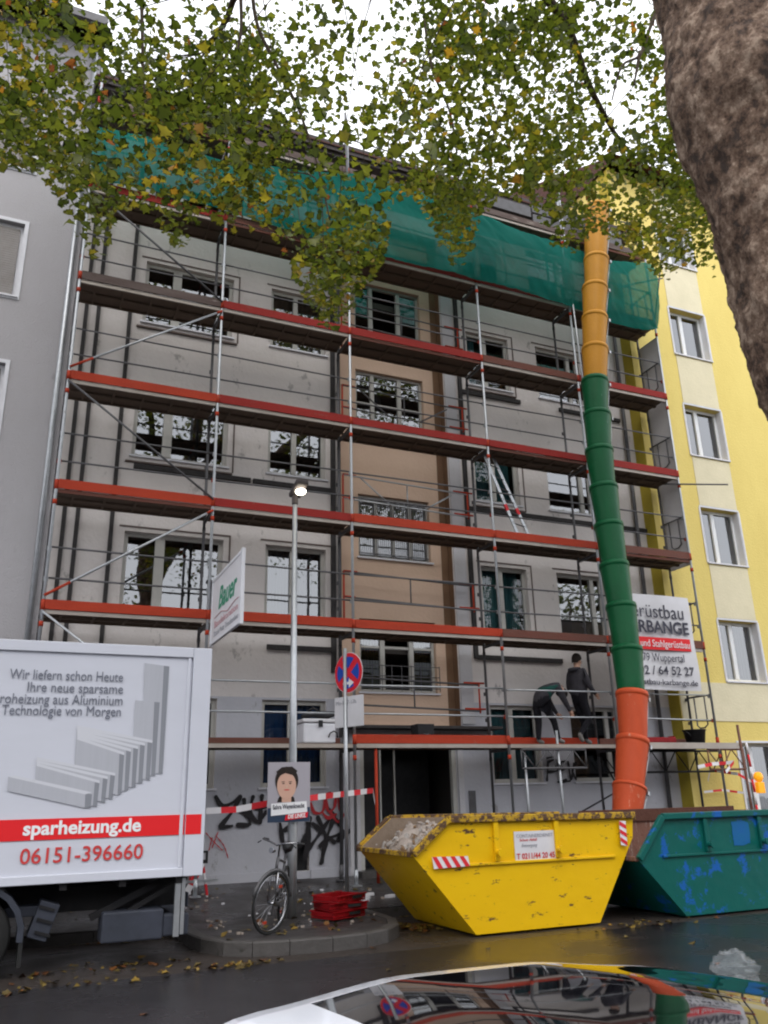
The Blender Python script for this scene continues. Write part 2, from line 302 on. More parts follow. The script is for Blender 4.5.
# ---------------------------------------------------------------- sky and sun
w = bpy.data.worlds.new('World'); scene.world = w; w.use_nodes = True; N = w.node_tree.nodes; L = w.node_tree.links
bg = N['Background']; sky = N.new('ShaderNodeTexSky'); sky.sky_type = 'NISHITA'; sky.sun_disc = False
SUN_EL, SUN_AZ = R(52), R(200)     # azimuth measured clockwise from +Y
sky.sun_elevation = SUN_EL; sky.sun_rotation = SUN_AZ; sky.dust_density = 4
tc = N.new('ShaderNodeTexCoord'); cn = N.new('ShaderNodeTexNoise'); cn.inputs['Scale'].default_value = 2.2; cn.inputs['Detail'].default_value = 5; L.new(tc.outputs['Generated'], cn.inputs['Vector'])
cr = N.new('ShaderNodeValToRGB'); cr.color_ramp.elements[0].position = .3; cr.color_ramp.elements[1].position = .7
cr.color_ramp.elements[0].color = (8.6,8.9,9.6,1); cr.color_ramp.elements[1].color = (12.2,12.3,12.6,1); L.new(cn.outputs['Fac'], cr.inputs['Fac'])
mx = N.new('ShaderNodeMix'); mx.data_type = 'RGBA'; mx.inputs['Factor'].default_value = .88; L.new(sky.outputs[0], mx.inputs['A']); L.new(cr.outputs['Color'], mx.inputs['B'])
L.new(mx.outputs['Result'], bg.inputs['Color']); bg.inputs['Strength'].default_value = .12
sd = bpy.data.lights.new('sun', 'SUN'); sd.energy = .7; sd.angle = R(25); sd.color = (1,.97,.92); so = bpy.data.objects.new('sun', sd); COL.objects.link(so)
dirv = Vector((math.sin(SUN_AZ)*math.cos(SUN_EL), math.cos(SUN_AZ)*math.cos(SUN_EL), math.sin(SUN_EL))); so.rotation_euler = dirv.to_track_quat('Z', 'Y').to_euler(); so.location = (0,-5,30)
scene.view_settings.view_transform = 'Standard'; scene.view_settings.look = 'None'; scene.view_settings.gamma = 1; scene.view_settings.exposure = .78
scene.cycles.filter_width = 2.1
scene.cycles.max_bounces = 6; scene.cycles.transparent_max_bounces = 24

# ---------------------------------------------------------------- ground
WY = 14.8
def pz(y): return .12+max(0, y-12.0)/(WY-12.0)*.26      # pavement rises to the wall
mb = MB(); mb.add([(-150,-150,0),(150,-150,0),(150,9.6,0),(-150,9.6,0)], [(0,1,2,3)]); tag(mb.build('road', 'asphalt'), kind='structure')
mb = MB(); mb.add([(-150,9.6,0),(150,9.6,0),(150,150,0),(-150,150,0)], [(0,1,2,3)]); tag(mb.build('parking_strip', 'parking'), kind='structure')
# island and pavement outline (plan view)
isl = [(2.02,12.25),(2.0,11.2),(2.06,10.75),(2.22,10.35),(2.5,10.12),(2.9,10.0),(3.4,9.96),(3.85,10.02),(4.2,10.2),(4.5,10.55),(4.68,11.0),(4.72,11.6),(4.74,12.25)]
mb = MB()
def strip_top(x0, x1):
    mb.add([(x0,12.25,pz(12.25)),(x1,12.25,pz(12.25)),(x1,WY+.1,pz(WY+.1)),(x0,WY+.1,pz(WY+.1))], [(0,1,2,3)])
strip_top(-60, 60)
kx = [(-60,12.25)]+isl+[(60,12.25)]
inner = [(3.38+(x-3.38)*.9, 12.25+(y-12.25)*.935) for x,y in isl]
mb.add([(x,y,.141) for x,y in inner], [tuple(range(len(inner)))])
tag(mb.build('pavement', 'pave'), kind='structure')
mb = MB()
def kerb_run(pts, wdt=.13, h=.135):
    P = [Vector((x,y)) for x,y in pts]; outs=[]; ins=[]
    for i,p in enumerate(P):
        t = (P[min(i+1,len(P)-1)]-P[max(i-1,0)]).normalized(); nrm = Vector((-t.y,t.x))
        outs.append(p); ins.append(p+nrm*wdt)
    for i in range(len(P)-1):
        a,b,c,d = outs[i],outs[i+1],ins[i+1],ins[i]; g=.004
        ba=(b-a).normalized()*g; a=a+ba; b=b-ba; c=c-ba; d=d+ba
        v=[(a.x,a.y,-.01),(b.x,b.y,-.01),(c.x,c.y,-.01),(d.x,d.y,-.01),(a.x,a.y,h-.015),(b.x,b.y,h-.015),(c.x,c.y,h),(d.x,d.y,h)]
        a2=a+(d-a)*.12; b2=b+(c-b)*.12; v+=[(a2.x,a2.y,h),(b2.x,b2.y,h)]
        mb.add(v,[(0,1,5,4),(4,5,9,8),(8,9,6,7),(1,2,6,9,5),(3,0,4,8,7),(2,3,7,6)])
kerb_run([(x,12.25) for x in np.arange(-30,2.02,1.0)]+[(2.02,12.25)]); kerb_run(isl, .14, .15); kerb_run([(4.74,12.25)]+[(x,12.25) for x in np.arange(5.7,31,1.0)])
tag(mb.build('kerb', 'kerb'), kind='structure')
# paving of the far (camera) side
mb = MB(); mb.box(-40,40,-6,-.6,0,.12); tag(mb.build('near_pavement', 'pave'), kind='structure')

# ---------------------------------------------------------------- walls with openings
def wall_holes(mb, x0, x1, z0, z1, y, holes, depth=.16, mi=0, mir=None, zsplit=None, mi2=None):
    xs = sorted({x0,x1,*[h[0] for h in holes],*[h[1] for h in holes]}); zs = sorted({z0,z1,*[h[2] for h in holes],*[h[3] for h in holes]}|({zsplit} if zsplit else set()))
    xs = [x for x in xs if x0 <= x <= x1]; zs = [z for z in zs if z0 <= z <= z1]
    for i in range(len(xs)-1):
        for j in range(len(zs)-1):
            cx = (xs[i]+xs[i+1])/2; cz = (zs[j]+zs[j+1])/2
            if any(h[0] < cx < h[1] and h[2] < cz < h[3] for h in holes): continue
            k = mi2 if (zsplit and cz < zsplit) else mi
            mb.add([(xs[i],y,zs[j]),(xs[i+1],y,zs[j]),(xs[i+1],y,zs[j+1]),(xs[i],y,zs[j+1])], [(0,1,2,3)], k)
    r = mi if mir is None else mir
    for a,b,c,d in holes:
        e = y+depth
        mb.add([(a,y,c),(a,y,d),(a,e,d),(a,e,c)], [(0,1,2,3)], r); mb.add([(b,y,d),(b,y,c),(b,e,c),(b,e,d)], [(0,1,2,3)], r)
        mb.add([(a,y,d),(b,y,d),(b,e,d),(a,e,d)], [(0,1,2,3)], r); mb.add([(b,y,c),(a,y,c),(a,e,c),(b,e,c)], [(0,1,2,3)], r)
def shell(mb, x0, x1, y0, y1, z0, z1, mi=0):       # closed sides, back and top of a house whose front is cut
    mb.add([(x0,y0,z0),(x0,y1,z0),(x1,y1,z0),(x1,y0,z0),(x0,y0,z1),(x0,y1,z1),(x1,y1,z1),(x1,y0,z1)], [(0,4,5,1),(1,5,6,2),(2,6,7,3),(4,7,6,5)], mi)
def window(x0, x1, z0, z1, y, par, splits=(.5,), fm='frame', fw=.06, mw=.1, curtain=None, depth=.09, sill='white_trim', opened=None, transom=None, gls='glass'):
    """splits: relative centre positions of mullions"""
    Y = y+depth; mb = MB(); mb.box(x0,x0+fw,Y,Y+.07,z0,z1); mb.box(x1-fw,x1,Y,Y+.07,z0,z1); mb.box(x0+fw,x1-fw,Y,Y+.07,z1-fw,z1); mb.box(x0+fw,x1-fw,Y,Y+.07,z0,z0+fw)
    cuts = [x0+fw]
    for s_ in splits:
        c = x0+(x1-x0)*s_; mb.box(c-mw/2,c+mw/2,Y-.012,Y+.06,z0+fw,z1-fw); cuts += [c-mw/2,c+mw/2]
    cuts.append(x1-fw); panes = [(cuts[i],cuts[i+1]) for i in range(0,len(cuts),2)]
    if transom:
        for a,b in panes: mb.box(a,b,Y,Y+.05,z0+(z1-z0)*transom-.025,z0+(z1-z0)*transom+.025)
    fr = mb.build('window', fm, par, bevel=.006)
    g = MB()
    for i,(a,b) in enumerate(panes):
        if opened is not None and i in opened: continue
        g.add([(a,Y+.035,z0+fw),(b,Y+.035,z0+fw),(b,Y+.035,z1-fw),(a,Y+.035,z1-fw)], [(0,1,2,3)])
    if g.v: g.build('pane', gls, fr)
    if curtain:
        for cm, a, b, lo in curtain:
            a = x0+(x1-x0)*a; b = x0+(x1-x0)*b; c = MB(); n = 28; z2 = z0+(z1-z0)*lo
            vs=[]; 
            for i in range(n+1):
                x = a+(b-a)*i/n; yy = Y+.16+.025*math.sin(i*1.7)+.01*math.sin(i*.6); vs += [(x,yy,z2),(x,yy+.01,z1)]
            c.add(vs, [(2*i,2*i+2,2*i+3,2*i+1) for i in range(n)], smooth=True); c.build('curtain', cm, fr)
    if sill: s_ = MB(); s_.box(x0-.04,x1+.04,y-.05,Y-.002,z0-.035,z0-.002); s_.build('sill', sill, fr)
    return fr

# ---------------------------------------------------------------- the grey apartment building under work
gb = thing('apartment_building', 'grey apartment building under renovation with tan stairwell strip behind the scaffold', 'building', (6.6,WY,.3))
zs_ = [(1.88,3.38),(4.88,6.3),(7.77,9.17),(10.62,12.02),(13.45,14.85)]
colA=(1.24,3.03); colB=(3.84,5.06); colD=(8.55,9.7); colE=(10.48,11.75)
BX0,BX1 = 5.38,7.88
holes=[]; wins=[]
cur = {('A',1):None,('A',2):None}
for k,(z0,z1) in enumerate(zs_):
    for nm,c in (('A',colA),('B',colB),('D',colD),('E',colE)):
        wins.append((nm,k,c[0],c[1],z0,z1)); holes.append((c[0],c[1],z0,z1))
tanw = [(5.83,7.5,3.6,5.03),(5.84,7.48,6.3,7.66),(5.82,7.46,9.2,10.58),(5.82,7.46,11.5,12.85)]
hatchh = (4.47,4.75,.5,.95)
mb = MB(); bayhole = (BX0,BX1,2.95,14.4); door = (5.72,7.72,.3,2.75)
wall_holes(mb, .0, 13.3, -.2, 15.4, WY, holes+[bayhole,door,hatchh], .2, 0, 0, zsplit=3.42, mi2=1)
shell(mb, .0, 13.3, WY, 25, -.2, 15.4, 0)
mb.build('wall', ['render','render_low'], gb)
mb = MB(); wall_holes(mb, BX0, BX1, 2.95, 14.4, WY+.2, tanw, .2, 0, 0); mb.build('stairwell_wall', 'tan', gb)
mb = MB(); mb.box(BX1-.004,BX1+.012,WY+.004,WY+.2,2.96,14.39); mb.box(BX1-.16,BX1-.005,WY+.19,WY+.197,2.96,14.39); mb.build('shaded_reveal', 'tan_dark', gb)  # dark strips paint corner shade on the reveal and beside it
mb = MB(); mb.box(BX1+.02,BX1+.30,WY-.035,WY-.003,3.0,14.4); mb.build('pale_pilaster', 'pale', gb)
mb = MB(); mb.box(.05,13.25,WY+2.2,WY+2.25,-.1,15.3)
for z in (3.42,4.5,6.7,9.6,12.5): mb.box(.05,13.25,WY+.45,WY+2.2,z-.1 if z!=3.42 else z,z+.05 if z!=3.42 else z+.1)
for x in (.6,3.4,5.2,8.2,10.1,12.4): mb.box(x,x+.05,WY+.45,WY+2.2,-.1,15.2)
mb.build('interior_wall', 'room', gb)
for nm,k,x0,x1,z0,z1 in wins:
    kw = dict(splits=(.43,), mw=.17 if nm=='A' else .1, fw=.075)
    ct = None
    if nm=='B' and k==1: ct=[('curtain',.04,.44,0),('curtain',.5,.8,0)]
    if nm=='B' and k==3: ct=[('tan',.03,.97,0)]
    if nm=='D': ct=[('teal_c',.04,.45,0),('teal_c',.55,.9,0)] if k in (1,2) else ([('teal_c',.04,.3,0)] if k else [('teal_c',.04,.95,0)])
    if nm=='B' and k==0: ct=[('navy_c',.03,.97,0)]
    if nm=='A' and k==4: ct=[('curtain',.0,.4,0)]
    kw['splits']=(.36,) if nm=='A' else ((.46,) if nm!='E' else (.78,))
    window(x0,x1,z0,z1,WY,gb,curtain=ct,gls='glass_soft' if (nm=='D' or k==0) else 'glass',**kw)
def bars(x0,x1,z0,z1):
    return None
window(*tanw[0],WY+.2,gb,splits=(.31,.69),curtain=[('olive_c',.02,.3,0),('olive_c',.72,.98,0)],opened=[1],transom=.62)
f2 = window(*tanw[1],WY+.2,gb,splits=(.26,.5,.74),mw=.07)
f3 = window(*tanw[2],WY+.2,gb,splits=(.26,.66),mw=.09,curtain=[('curtain',.3,.42,0)],transom=.45)
window(*tanw[3],WY+.2,gb,splits=(.26,.68),mw=.1,opened=[1])
gm = MB(); x0,x1,z0,z1 = tanw[1]
for i in range(34):
    x = x0+.06+(x1-x0-.12)*i/33; gm.box(x-.006,x+.006,WY+.262,WY+.274,z0+.03,z1-.05)
for z in (z0+.1,(z0+z1)/2,z1-.12): gm.box(x0+.03,x1-.03,WY+.25,WY+.26,z-.012,z+.012)
gm.build('grille','galv_dk',f2)
# french-balcony rail on the lowest stair window
gm = MB(); x0,x1,z0,z1 = tanw[0]
for z in (z0+.08,z0+.3,z0+.5): gm.box(x0,x1,WY+.10,WY+.115,z-.008,z+.008)
for i in range(9): x=x0+(x1-x0)*i/8; gm.box(x-.006,x+.006,WY+.085,WY+.098,z0+.02,z0+.52)
gm.build('balcony_rail','galv_dk',gb)
# outlines around windows (exposed insulation edge), bands and pipes
mb = MB()
for nm,k,x0,x1,z0,z1 in wins:
    if k==0: continue
    t=.03; a,b,c,d = x0-.1,x1+.1,z0-.1,z1+.07
    mb.box(a,b,WY-.012,WY-.002,d,d+t); mb.box(b,b+t,WY-.012,WY-.002,c,d+t)
    if nm in 'AD': mb.box(a,b,WY-.05,WY-.002,c-.05,c-.02)
mb.build('window_surround_strip','darkline' if 0 else mat('grey brown edge',(.14,.11,.10),.8),gb)
mb = MB()
for x in (.2,.42,1.0): mb.box(x-.035,x+.035,WY-.05,WY-.003,3.5,15.3)
mb.box(5.16,5.25,WY-.06,WY-.003,3.9,13.6); mb.box(8.25,8.34,WY-.06,WY-.003,4.3,13.6)
for z,sp in ((4.33,((3.9,5.16),(8.34,10.4))),(7.55,((1.3,3.5),(3.55,5.16),(8.34,13.2))),(10.38,((8.34,9.9),(11,12.8))),(13.2,((.4,5.1),(8.3,13.1)))):
    for a,b in sp: mb.box(a,b,WY-.055,WY-.003,z-.045,z+.045)
mb.build('bitumen_strip','darkline',gb)
mb = MB()
mb.path([(.3+0.35,WY-.1,.4),(.65,WY-.1,3.4)],.05); mb.build('lower_pipe','darkline',gb)
mb = MB(); mb.path([(5.32,WY-.08,.4),(5.32,WY-.08,13.2)],.035); mb.path([(12.75,WY-.09,.4),(12.95,WY-.09,15)],.045); mb.build('downpipe','galv_dk',gb)
# plaster edge of ground floor, plinth, canopy, entrance
mb = MB(); mb.box(.02,4.46,WY-.03,WY-.003,.2,.52); mb.box(4.77,5.6,WY-.03,WY-.003,.2,.52); mb.box(7.9,13.2,WY-.03,WY-.003,.2,.52); mb.build('plinth','render_low',gb)
mb = MB(); mb.box(4.47,4.75,WY+.12,WY+.15,.5,.95); mb.build('basement_hatch','black',gb)
mb = MB(); mb.box(5.35,8.6,14.42,WY-.004,2.87,2.93); mb.build('door_canopy','darkline',gb,bevel=.01)
dr = MB(); dr.box(5.72,5.80,WY+.02,WY+.12,.36,2.75); dr.box(7.64,7.72,WY+.02,WY+.12,.36,2.75); dr.box(5.80,7.64,WY+.02,WY+.12,2.67,2.75); dr.box(6.12,6.15,WY+.03,WY+.11,.4,2.66)
dr.box(6.62,6.65,WY+.5,WY+.55,.4,2.66)
d_ = dr.build('entrance_door','frame',gb)
m_ = MB(); m_.box(5.81,6.11,WY+.06,WY+.075,.62,2.66); m_.build('door_leaf','dark',d_)
m_ = MB(); m_.box(5.5,5.70,WY-.04,WY-.004,.36,2.8); m_.box(7.74,7.86,WY-.04,WY-.004,.36,2.8); m_.build('door_jamb','pale',d_)
m_ = MB(); m_.box(7.96,8.1,WY-.03,WY-.004,1.2,1.75); m_.build('doorbell_panel','galv_dk',gb)
m_ = MB(); m_.box(5.6,7.85,WY-.35,WY+.5,.3,.45); m_.build('doorstep','kerb',gb)
m_ = MB(); m_.box(5.725,7.715,WY+1.2,WY+1.25,.3,2.8); m_.build('hallway_dark','black',gb)  # black sheet painting the unlit depth behind the door
# roof with eaves
mb = MB(); mb.box(-.05,13.35,14.15,14.9,15.42,15.62); mb.box(-.05,13.35,14.08,14.16,15.5,15.75); mb.build('eaves','fascia',gb)
rf = MB(); rf.add([(-.1,14.05,15.64),(13.4,14.05,15.64),(13.4,19.6,18.7),(-.1,19.6,18.7),(13.4,25.2,15.64),(-.1,25.2,15.64),(-.1,14.05,15.6),(13.4,14.05,15.6)], [(0,1,2,3),(3,2,4,5),(6,7,1,0),(0,3,5),(1,4,2)])
roof = rf.build('roof','roof',gb)
for x in (2.2,9.4):
    c = MB(); c.box(x,x+.9,18.6,19.3,17.8,19.8); c.build('chimney','tan_dark',roof,bevel=.01)
# graffiti : flat sprayed strokes on the wall, traced as strokes on the wall plane
def graffiti(strokes, m, y, w_):
    mb = MB()
    for st in strokes:
        P = [atY(a,b,y) for a,b in st]
        sm=[]
        for i in range(len(P)-1):
            for t in np.linspace(0,1,5)[:-1]:
                p0=P[max(i-1,0)];p1=P[i];p2=P[i+1];p3=P[min(i+2,len(P)-1)]
                sm.append(.5*((2*p1)+(p2-p0)*t+(2*p0-5*p1+4*p2-p3)*t*t+(3*p1-p0-3*p2+p3)*t**3))
        sm.append(P[-1])
        for i,p in enumerate(sm):
            nn=max(1,int((sm[min(i+1,len(sm)-1)]-p).length/(w_*.22)))
            for q in range(nn):
                c=p.lerp(sm[min(i+1,len(sm)-1)],q/nn); rr=w_*.5*(.85+.25*math.sin(len(mb.f)*.31)); yy=y-.00004*(len(mb.f)%90)
                mb.add([(c.x+rr*math.cos(k_*PI/4),yy,c.z+rr*math.sin(k_*PI/4)) for k_ in range(8)],[tuple(range(8))])
    return mb
gk = [[(216,797),(222,806),(232,803),(240,797)],[(240,797),(232,812),(224,822),(221,827),(232,826)],[(232,808),(244,812),(250,824),(238,825)],[(244,800),(246,815),(252,805)],[(253,797),(250,812),(258,822),(266,812)],[(256,808),(266,806)],[(262,796),(260,822)],
 [(279,815),(283,843),(288,856)],[(285,830),(296,822),(302,815)],[(292,826),(294,845),(300,846),(306,835)],[(302,812),(308,826),(305,858)],[(310,818),(308,850),(306,857)],[(306,852),(318,836),(332,815)],[(313,824),(325,834),(334,842)],[(318,818),(326,838),(322,862)],[(334,818),(325,843),(321,863)],[(320,846),(330,838),(346,832)],[(336,820),(344,834),(338,840)],[(348,832),(352,829)],[(352,830),(357,828)],[(328,808),(334,816)]]
mb = graffiti(gk,'graf_k',WY-.034,.085); mb.build('graffiti','graf_k',gb)
gr_ = [[(311,800),(318,795),(325,800),(322,812),(314,812),(311,803)],[(322,812),(328,818),(336,814)],[(326,797),(328,811),(334,808),(336,797)],[(338,797),(341,812),(346,815)],[(312,798),(330,793)],[(330,812),(338,822),(343,815)]]
graffiti(gr_,'graf_r',WY-.037,.06).build('graffiti','graf_r',gb)
graffiti([[(206,833),(214,842),(222,850)],[(212,838),(209,850)],[(216,836),(224,846),(228,858)],[(218,832),(212,848)]],'graf_r',WY-.034,.02).build('graffiti','graf_r',gb)
gp = [[(548,762),(547,780)],[(548,762),(556,760),(558,770),(548,772)],[(561,762),(560,780),(566,780)],[(561,770),(566,768)],[(561,762),(566,761)],[(568,762),(571,779),(574,764)],[(576,763),(572,770),(576,779)],[(547,758),(552,757)],[(558,782),(570,781)]]
graffiti(gp,'graf_k',WY-.034,.06).build('graffiti','graf_k',gb)

# ---------------------------------------------------------------- lavender house on the left
lh = thing('apartment_building', 'lavender grey rendered house at the left edge with closed roller shutters', 'building', (-4,WY,.3))
lz = [(4.9,6.4),(7.75,9.2),(10.6,12.2),(13.45,15.05)]
hs = [(x,x+1.55,a,b) for a,b in lz for x in (-2.6,-6.4)]
mb = MB(); wall_holes(mb,-12,-.03,-.2,17.2,WY-.04,hs,.2); shell(mb,-12,-.03,WY-.04,25,-.2,17.2); mb.build('wall','lav',lh)
for x0,x1,a,b in hs:
    fr = window(x0,x1,a,b,WY-.04,lh,splits=(.5,),fm='white_trim',fw=.07,depth=.1)
    m_ = MB(); n=int((b-a-.14)/.05)
    lo = 0 if a>10 else int(n*.75)
    for i in range(lo,n): z=a+.07+i*.05; m_.box(x0+.07,x1-.07,WY+.03,WY+.042,z,z+.044)
    m_.build('roller_shutter','shutter',fr)
    m_ = MB(); t=.07; m_.box(x0-t,x0,WY-.06,WY-.043,a-t,b+t); m_.box(x1,x1+t,WY-.06,WY-.043,a-t,b+t); m_.box(x0,x1,WY-.06,WY-.043,b,b+t); m_.box(x0,x1,WY-.06,WY-.043,a-t,a-.04)
    m_.build('window_border','white_trim',fr)
m_ = MB(); m_.path([(-.16,WY-.12,.3),(-.16,WY-.12,16.8)],.05,10); m_.build('downpipe','galv',lh)
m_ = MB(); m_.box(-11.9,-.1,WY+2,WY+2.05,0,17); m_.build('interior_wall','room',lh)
m_ = MB(); m_.add([(-12.2,14.2,17.2),(0,14.2,17.2),(0,19.8,20.2),(-12.2,19.8,20.2),(0,25.4,17.2),(-12.2,25.4,17.2)],[(0,1,2,3),(3,2,4,5),(0,3,5),(1,4,2)]); m_.build('roof','roof',lh)
m_ = MB(); m_.box(-12.2,0,14.1,14.25,17.05,17.25); m_.build('gutter','galv_dk',lh)

# ---------------------------------------------------------------- yellow house on the right
YY = 14.45
yh = thing('apartment_building', 'bright yellow rendered house with white framed windows right of the scaffold', 'building', (18,YY,.3))
yz = [(1.1,2.63),(4.0,5.42),(6.82,8.22),(9.62,11.02),(12.5,13.9),(15.35,16.7)]
ys = [(x,x+1.22,a,b) for a,b in yz for x in (14.66,19.6,23.4)]
PX0,PX1 = 14.62,15.92
# front is cut; panels between the first column of windows are cream strips set proud
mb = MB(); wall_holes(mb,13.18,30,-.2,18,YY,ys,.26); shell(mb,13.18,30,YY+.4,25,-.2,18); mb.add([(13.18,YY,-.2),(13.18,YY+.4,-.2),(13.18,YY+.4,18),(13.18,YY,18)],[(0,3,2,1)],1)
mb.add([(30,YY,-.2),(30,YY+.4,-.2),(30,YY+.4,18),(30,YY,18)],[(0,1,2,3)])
mb.build('wall',['yellow_r','shaded_yellow'],yh)
for x0,x1,a,b in ys:
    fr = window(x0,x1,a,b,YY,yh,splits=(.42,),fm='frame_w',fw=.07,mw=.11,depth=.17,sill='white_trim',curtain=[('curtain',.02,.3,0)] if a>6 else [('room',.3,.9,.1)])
    m_ = MB(); t=.09
    m_.box(x1-.012,x1-.002,YY-.01,YY+.165,a+.01,b-.01); m_.box(x0-.03,x1+.03,YY-.02,YY-.004,b+.004,b+.05); m_.box(x1+.002,x1+.05,YY-.02,YY-.004,a,b); m_.box(x0-.05,x0-.002,YY-.02,YY-.004,a,b)
    m_.build('window_border','white_trim',fr)
mb = MB()
for x in (14.66,19.6,23.4):
    for i in range(1,len(yz)-1): mb.box(x,x+1.22,YY-.012,YY-.003,yz[i][1]+.06,yz[i+1][0]-.06)
    mb.box(x,x+1.22,YY-.012,YY-.003,16.76,17.8)
mb.box(13.2,29.9,YY-.018,YY-.003,3.1,3.95); mb.build('cream_panel','cream',yh)
m_ = MB(); m_.box(13.3,29.9,YY+2.4,YY+2.45,0,17.8); m_.build('interior_wall','room',yh)
m_ = MB(); m_.add([(13.1,13.9,18),(30.2,13.9,18),(30.2,19.6,21),(13.1,19.6,21),(30.2,25.4,18),(13.1,25.4,18)],[(0,1,2,3),(3,2,4,5),(0,3,5),(1,4,2)]); m_.build('roof','roof',yh)

# ---------------------------------------------------------------- scaffold
FY, IY = 13.66, 14.34
PXs = [0,2.56,5.165,8.23,10.75,13.315]
LZ = [2*k+.55 for k in range(0,8)]      # deck surface heights (level 1..7)
sc = thing('scaffold', 'tubular steel scaffold with orange toe boards across the grey facade', 'scaffold', (6.6,14,.3))
def leg(x, y, z0, z1, m='galv', red=True):
    mb = MB(); mb.path([(x,y,z0),(x,y,z1)],.026,10)
    for k in range(1,8):
        z = LZ[k]
        if z0 < z < z1:
            mb.path([(x,y,z-.28),(x,y,z-.2)],.034 if red else .03,10,mi=1 if red else 0); mb.path([(x,y,z-.02),(x,y,z+.14)],.036,10,mi=2)
            mb.box(x-.035,x+.035,y+.03,y+.06,z+.45,z+.52,2 if k%2 else 0); mb.box(x-.035,x+.035,y+.03,y+.06,z+.95,z+1.02,0)
    mb.path([(x,y,z0-.02),(x,y,z0+.22)],.034,10); mb.box(x-.075,x+.075,y-.075,y+.075,z0-.03,z0-.012)
    return mb.build('standard',[m,'orange','orange' if red else m],sc)
for i,x in enumerate(PXs):
    leg(x,FY,.34,15.6 if 0<i<5 else 15.4); leg(x,IY,.38,14.6,'galv_dk',False)
toe = {1:['brownred','brownred','orange','orange','brownred'],2:['orange','orange','orange','brownred','brownred'],3:['orange','red','orange','orange','brownred'],
 4:['orange','red','red','red','red'],5:['greyboard','red','red','brownred','red'],6:['red','brownred','red','red','brownred'],7:['greyboard']*5}
for k in range(1,8):
    z = LZ[k]
    for i in range(5):
        a,b = PXs[i]+.03,PXs[i+1]-.03
        mb = MB()
        for j in range(2):
            y0 = FY+.035+j*.325; mb.box(a,b,y0,y0+.315,z-.035,z,0)
            mb.box(a,b,y0,y0+.03,z-.075,z-.036,0); mb.box(a,b,y0+.285,y0+.315,z-.075,z-.036,0)
        for q in range(5): x = a+(b-a)*(q+.5)/5; mb.box(x-.02,x+.02,FY+.07,IY-.04,z-.07,z-.037,0)
        mb.build('deck','deckwood',sc)
        e = MB(); e.box(a,b,FY-.002,FY+.03,z-.075,z-.012); e.build('deck_edge','deckedge' if (k*7+i*3)%4!=1 or k<=2 else 'brownred',sc)
        tb = MB(); zt = z+.15+random.uniform(-.01,.01)
        if k==1: 
            if i in (0,1): tb.box(a,b,IY-.06,IY-.03,z+.005,z+.13)
            elif i in (2,): tb.box(a,b,FY+.035,FY+.062,z+.002,z+.15)
            elif i==3: tb.box(a,b,IY-.06,IY-.03,z+.005,z+.16)
            else: tb.box(a,b,IY-.06,IY-.03,z+.005,z+.15)
        else: tb.box(a,b,FY-.03,FY-.004,z-.01,zt); tb.box(a,a+.05,FY-.035,FY-.0301,z-.0,zt-.01); tb.box(b-.05,b,FY-.035,FY-.0301,z,zt-.01)
        tb.build('toe_board',toe[k][i],sc,bevel=.004)
        cb = MB(); cb.box(PXs[i]-.02,PXs[i]+.02,FY+.03,IY,z-.13,z-.08); cb.build('transom','galv_dk',sc)
        if k==1 and i in (0,): pass
        for hh in (.5,1.0):
            if k==7 and hh==.5: continue
            rl = MB(); dz = random.uniform(-.015,.015); rl.path([(PXs[i],FY+.045,z+hh+dz),(PXs[i+1],FY+.045,z+hh-dz)],.017,6)
            rl.build('guard_rail','galv' if k==1 else 'galv_dk',sc)
# right end frames and closing panels
for k in range(1,8):
    z = LZ[k]; x = PXs[5]
    m_ = MB(); c = [(x,FY+.05,z+1.0),(x,IY-.05,z+1.0),(x,IY-.05,z+.93),(x,IY-.12,z+.9),(x,IY-.14,z+.45),(x,FY+.22,z+.42),(x,FY+.2,z+.9)]
    m_.path([(x,FY,z+1.02),(x,IY,z+1.02)],.02,6); m_.path([(x,FY+.2,z+1.0),(x,FY+.2,z+.42),(x,FY+.3,z+.36),(x,IY-.25,z+.36),(x,IY-.18,z+.42),(x,IY-.18,z+1.0)],.016,6)
    m_.build('end_guard','galv_dk',sc)
    x = PXs[0]; m_ = MB(); m_.path([(x,FY,z+1.02),(x,IY,z+1.02)],.02,6); m_.path([(x,FY,z+.52),(x,IY,z+.52)],.02,6); m_.build('end_guard','galv_dk',sc)
for k in range(3,6):
    m_ = MB(); m_.box(PXs[5]+.05,PXs[5]+.07,FY+.04,IY+.02,LZ[k]-(.1 if k==3 else 0)+.003,LZ[k+1]-(.25 if k==5 else 0)); m_.build('end_panel','insul',sc)
def brace(x0,z0,x1,z1):
    a=Vector((x0,FY-.04,z0)); b=Vector((x1,FY-.04,z1)); m_=MB(); m_.path([a,b],.021,8); m_.path([a,a+(b-a)*.14],.023,8,mi=1); m_.path([b-(b-a)*.04,b],.023,8,mi=1); m_.build('diagonal_brace',['galv','orange'],sc)
brace(0,LZ[4]+.2,2.56,LZ[5]-.1); brace(0,LZ[2]+.2,2.56,LZ[3]-.1)
for k in (2,4,6):
    m_=MB(); m_.path([(0,FY-.04,LZ[k]-.05),(2.56,FY-.04,LZ[k-1]+.1)],.02,8); m_.build('diagonal_brace','galv_dk' if k>2 else 'galv',sc)
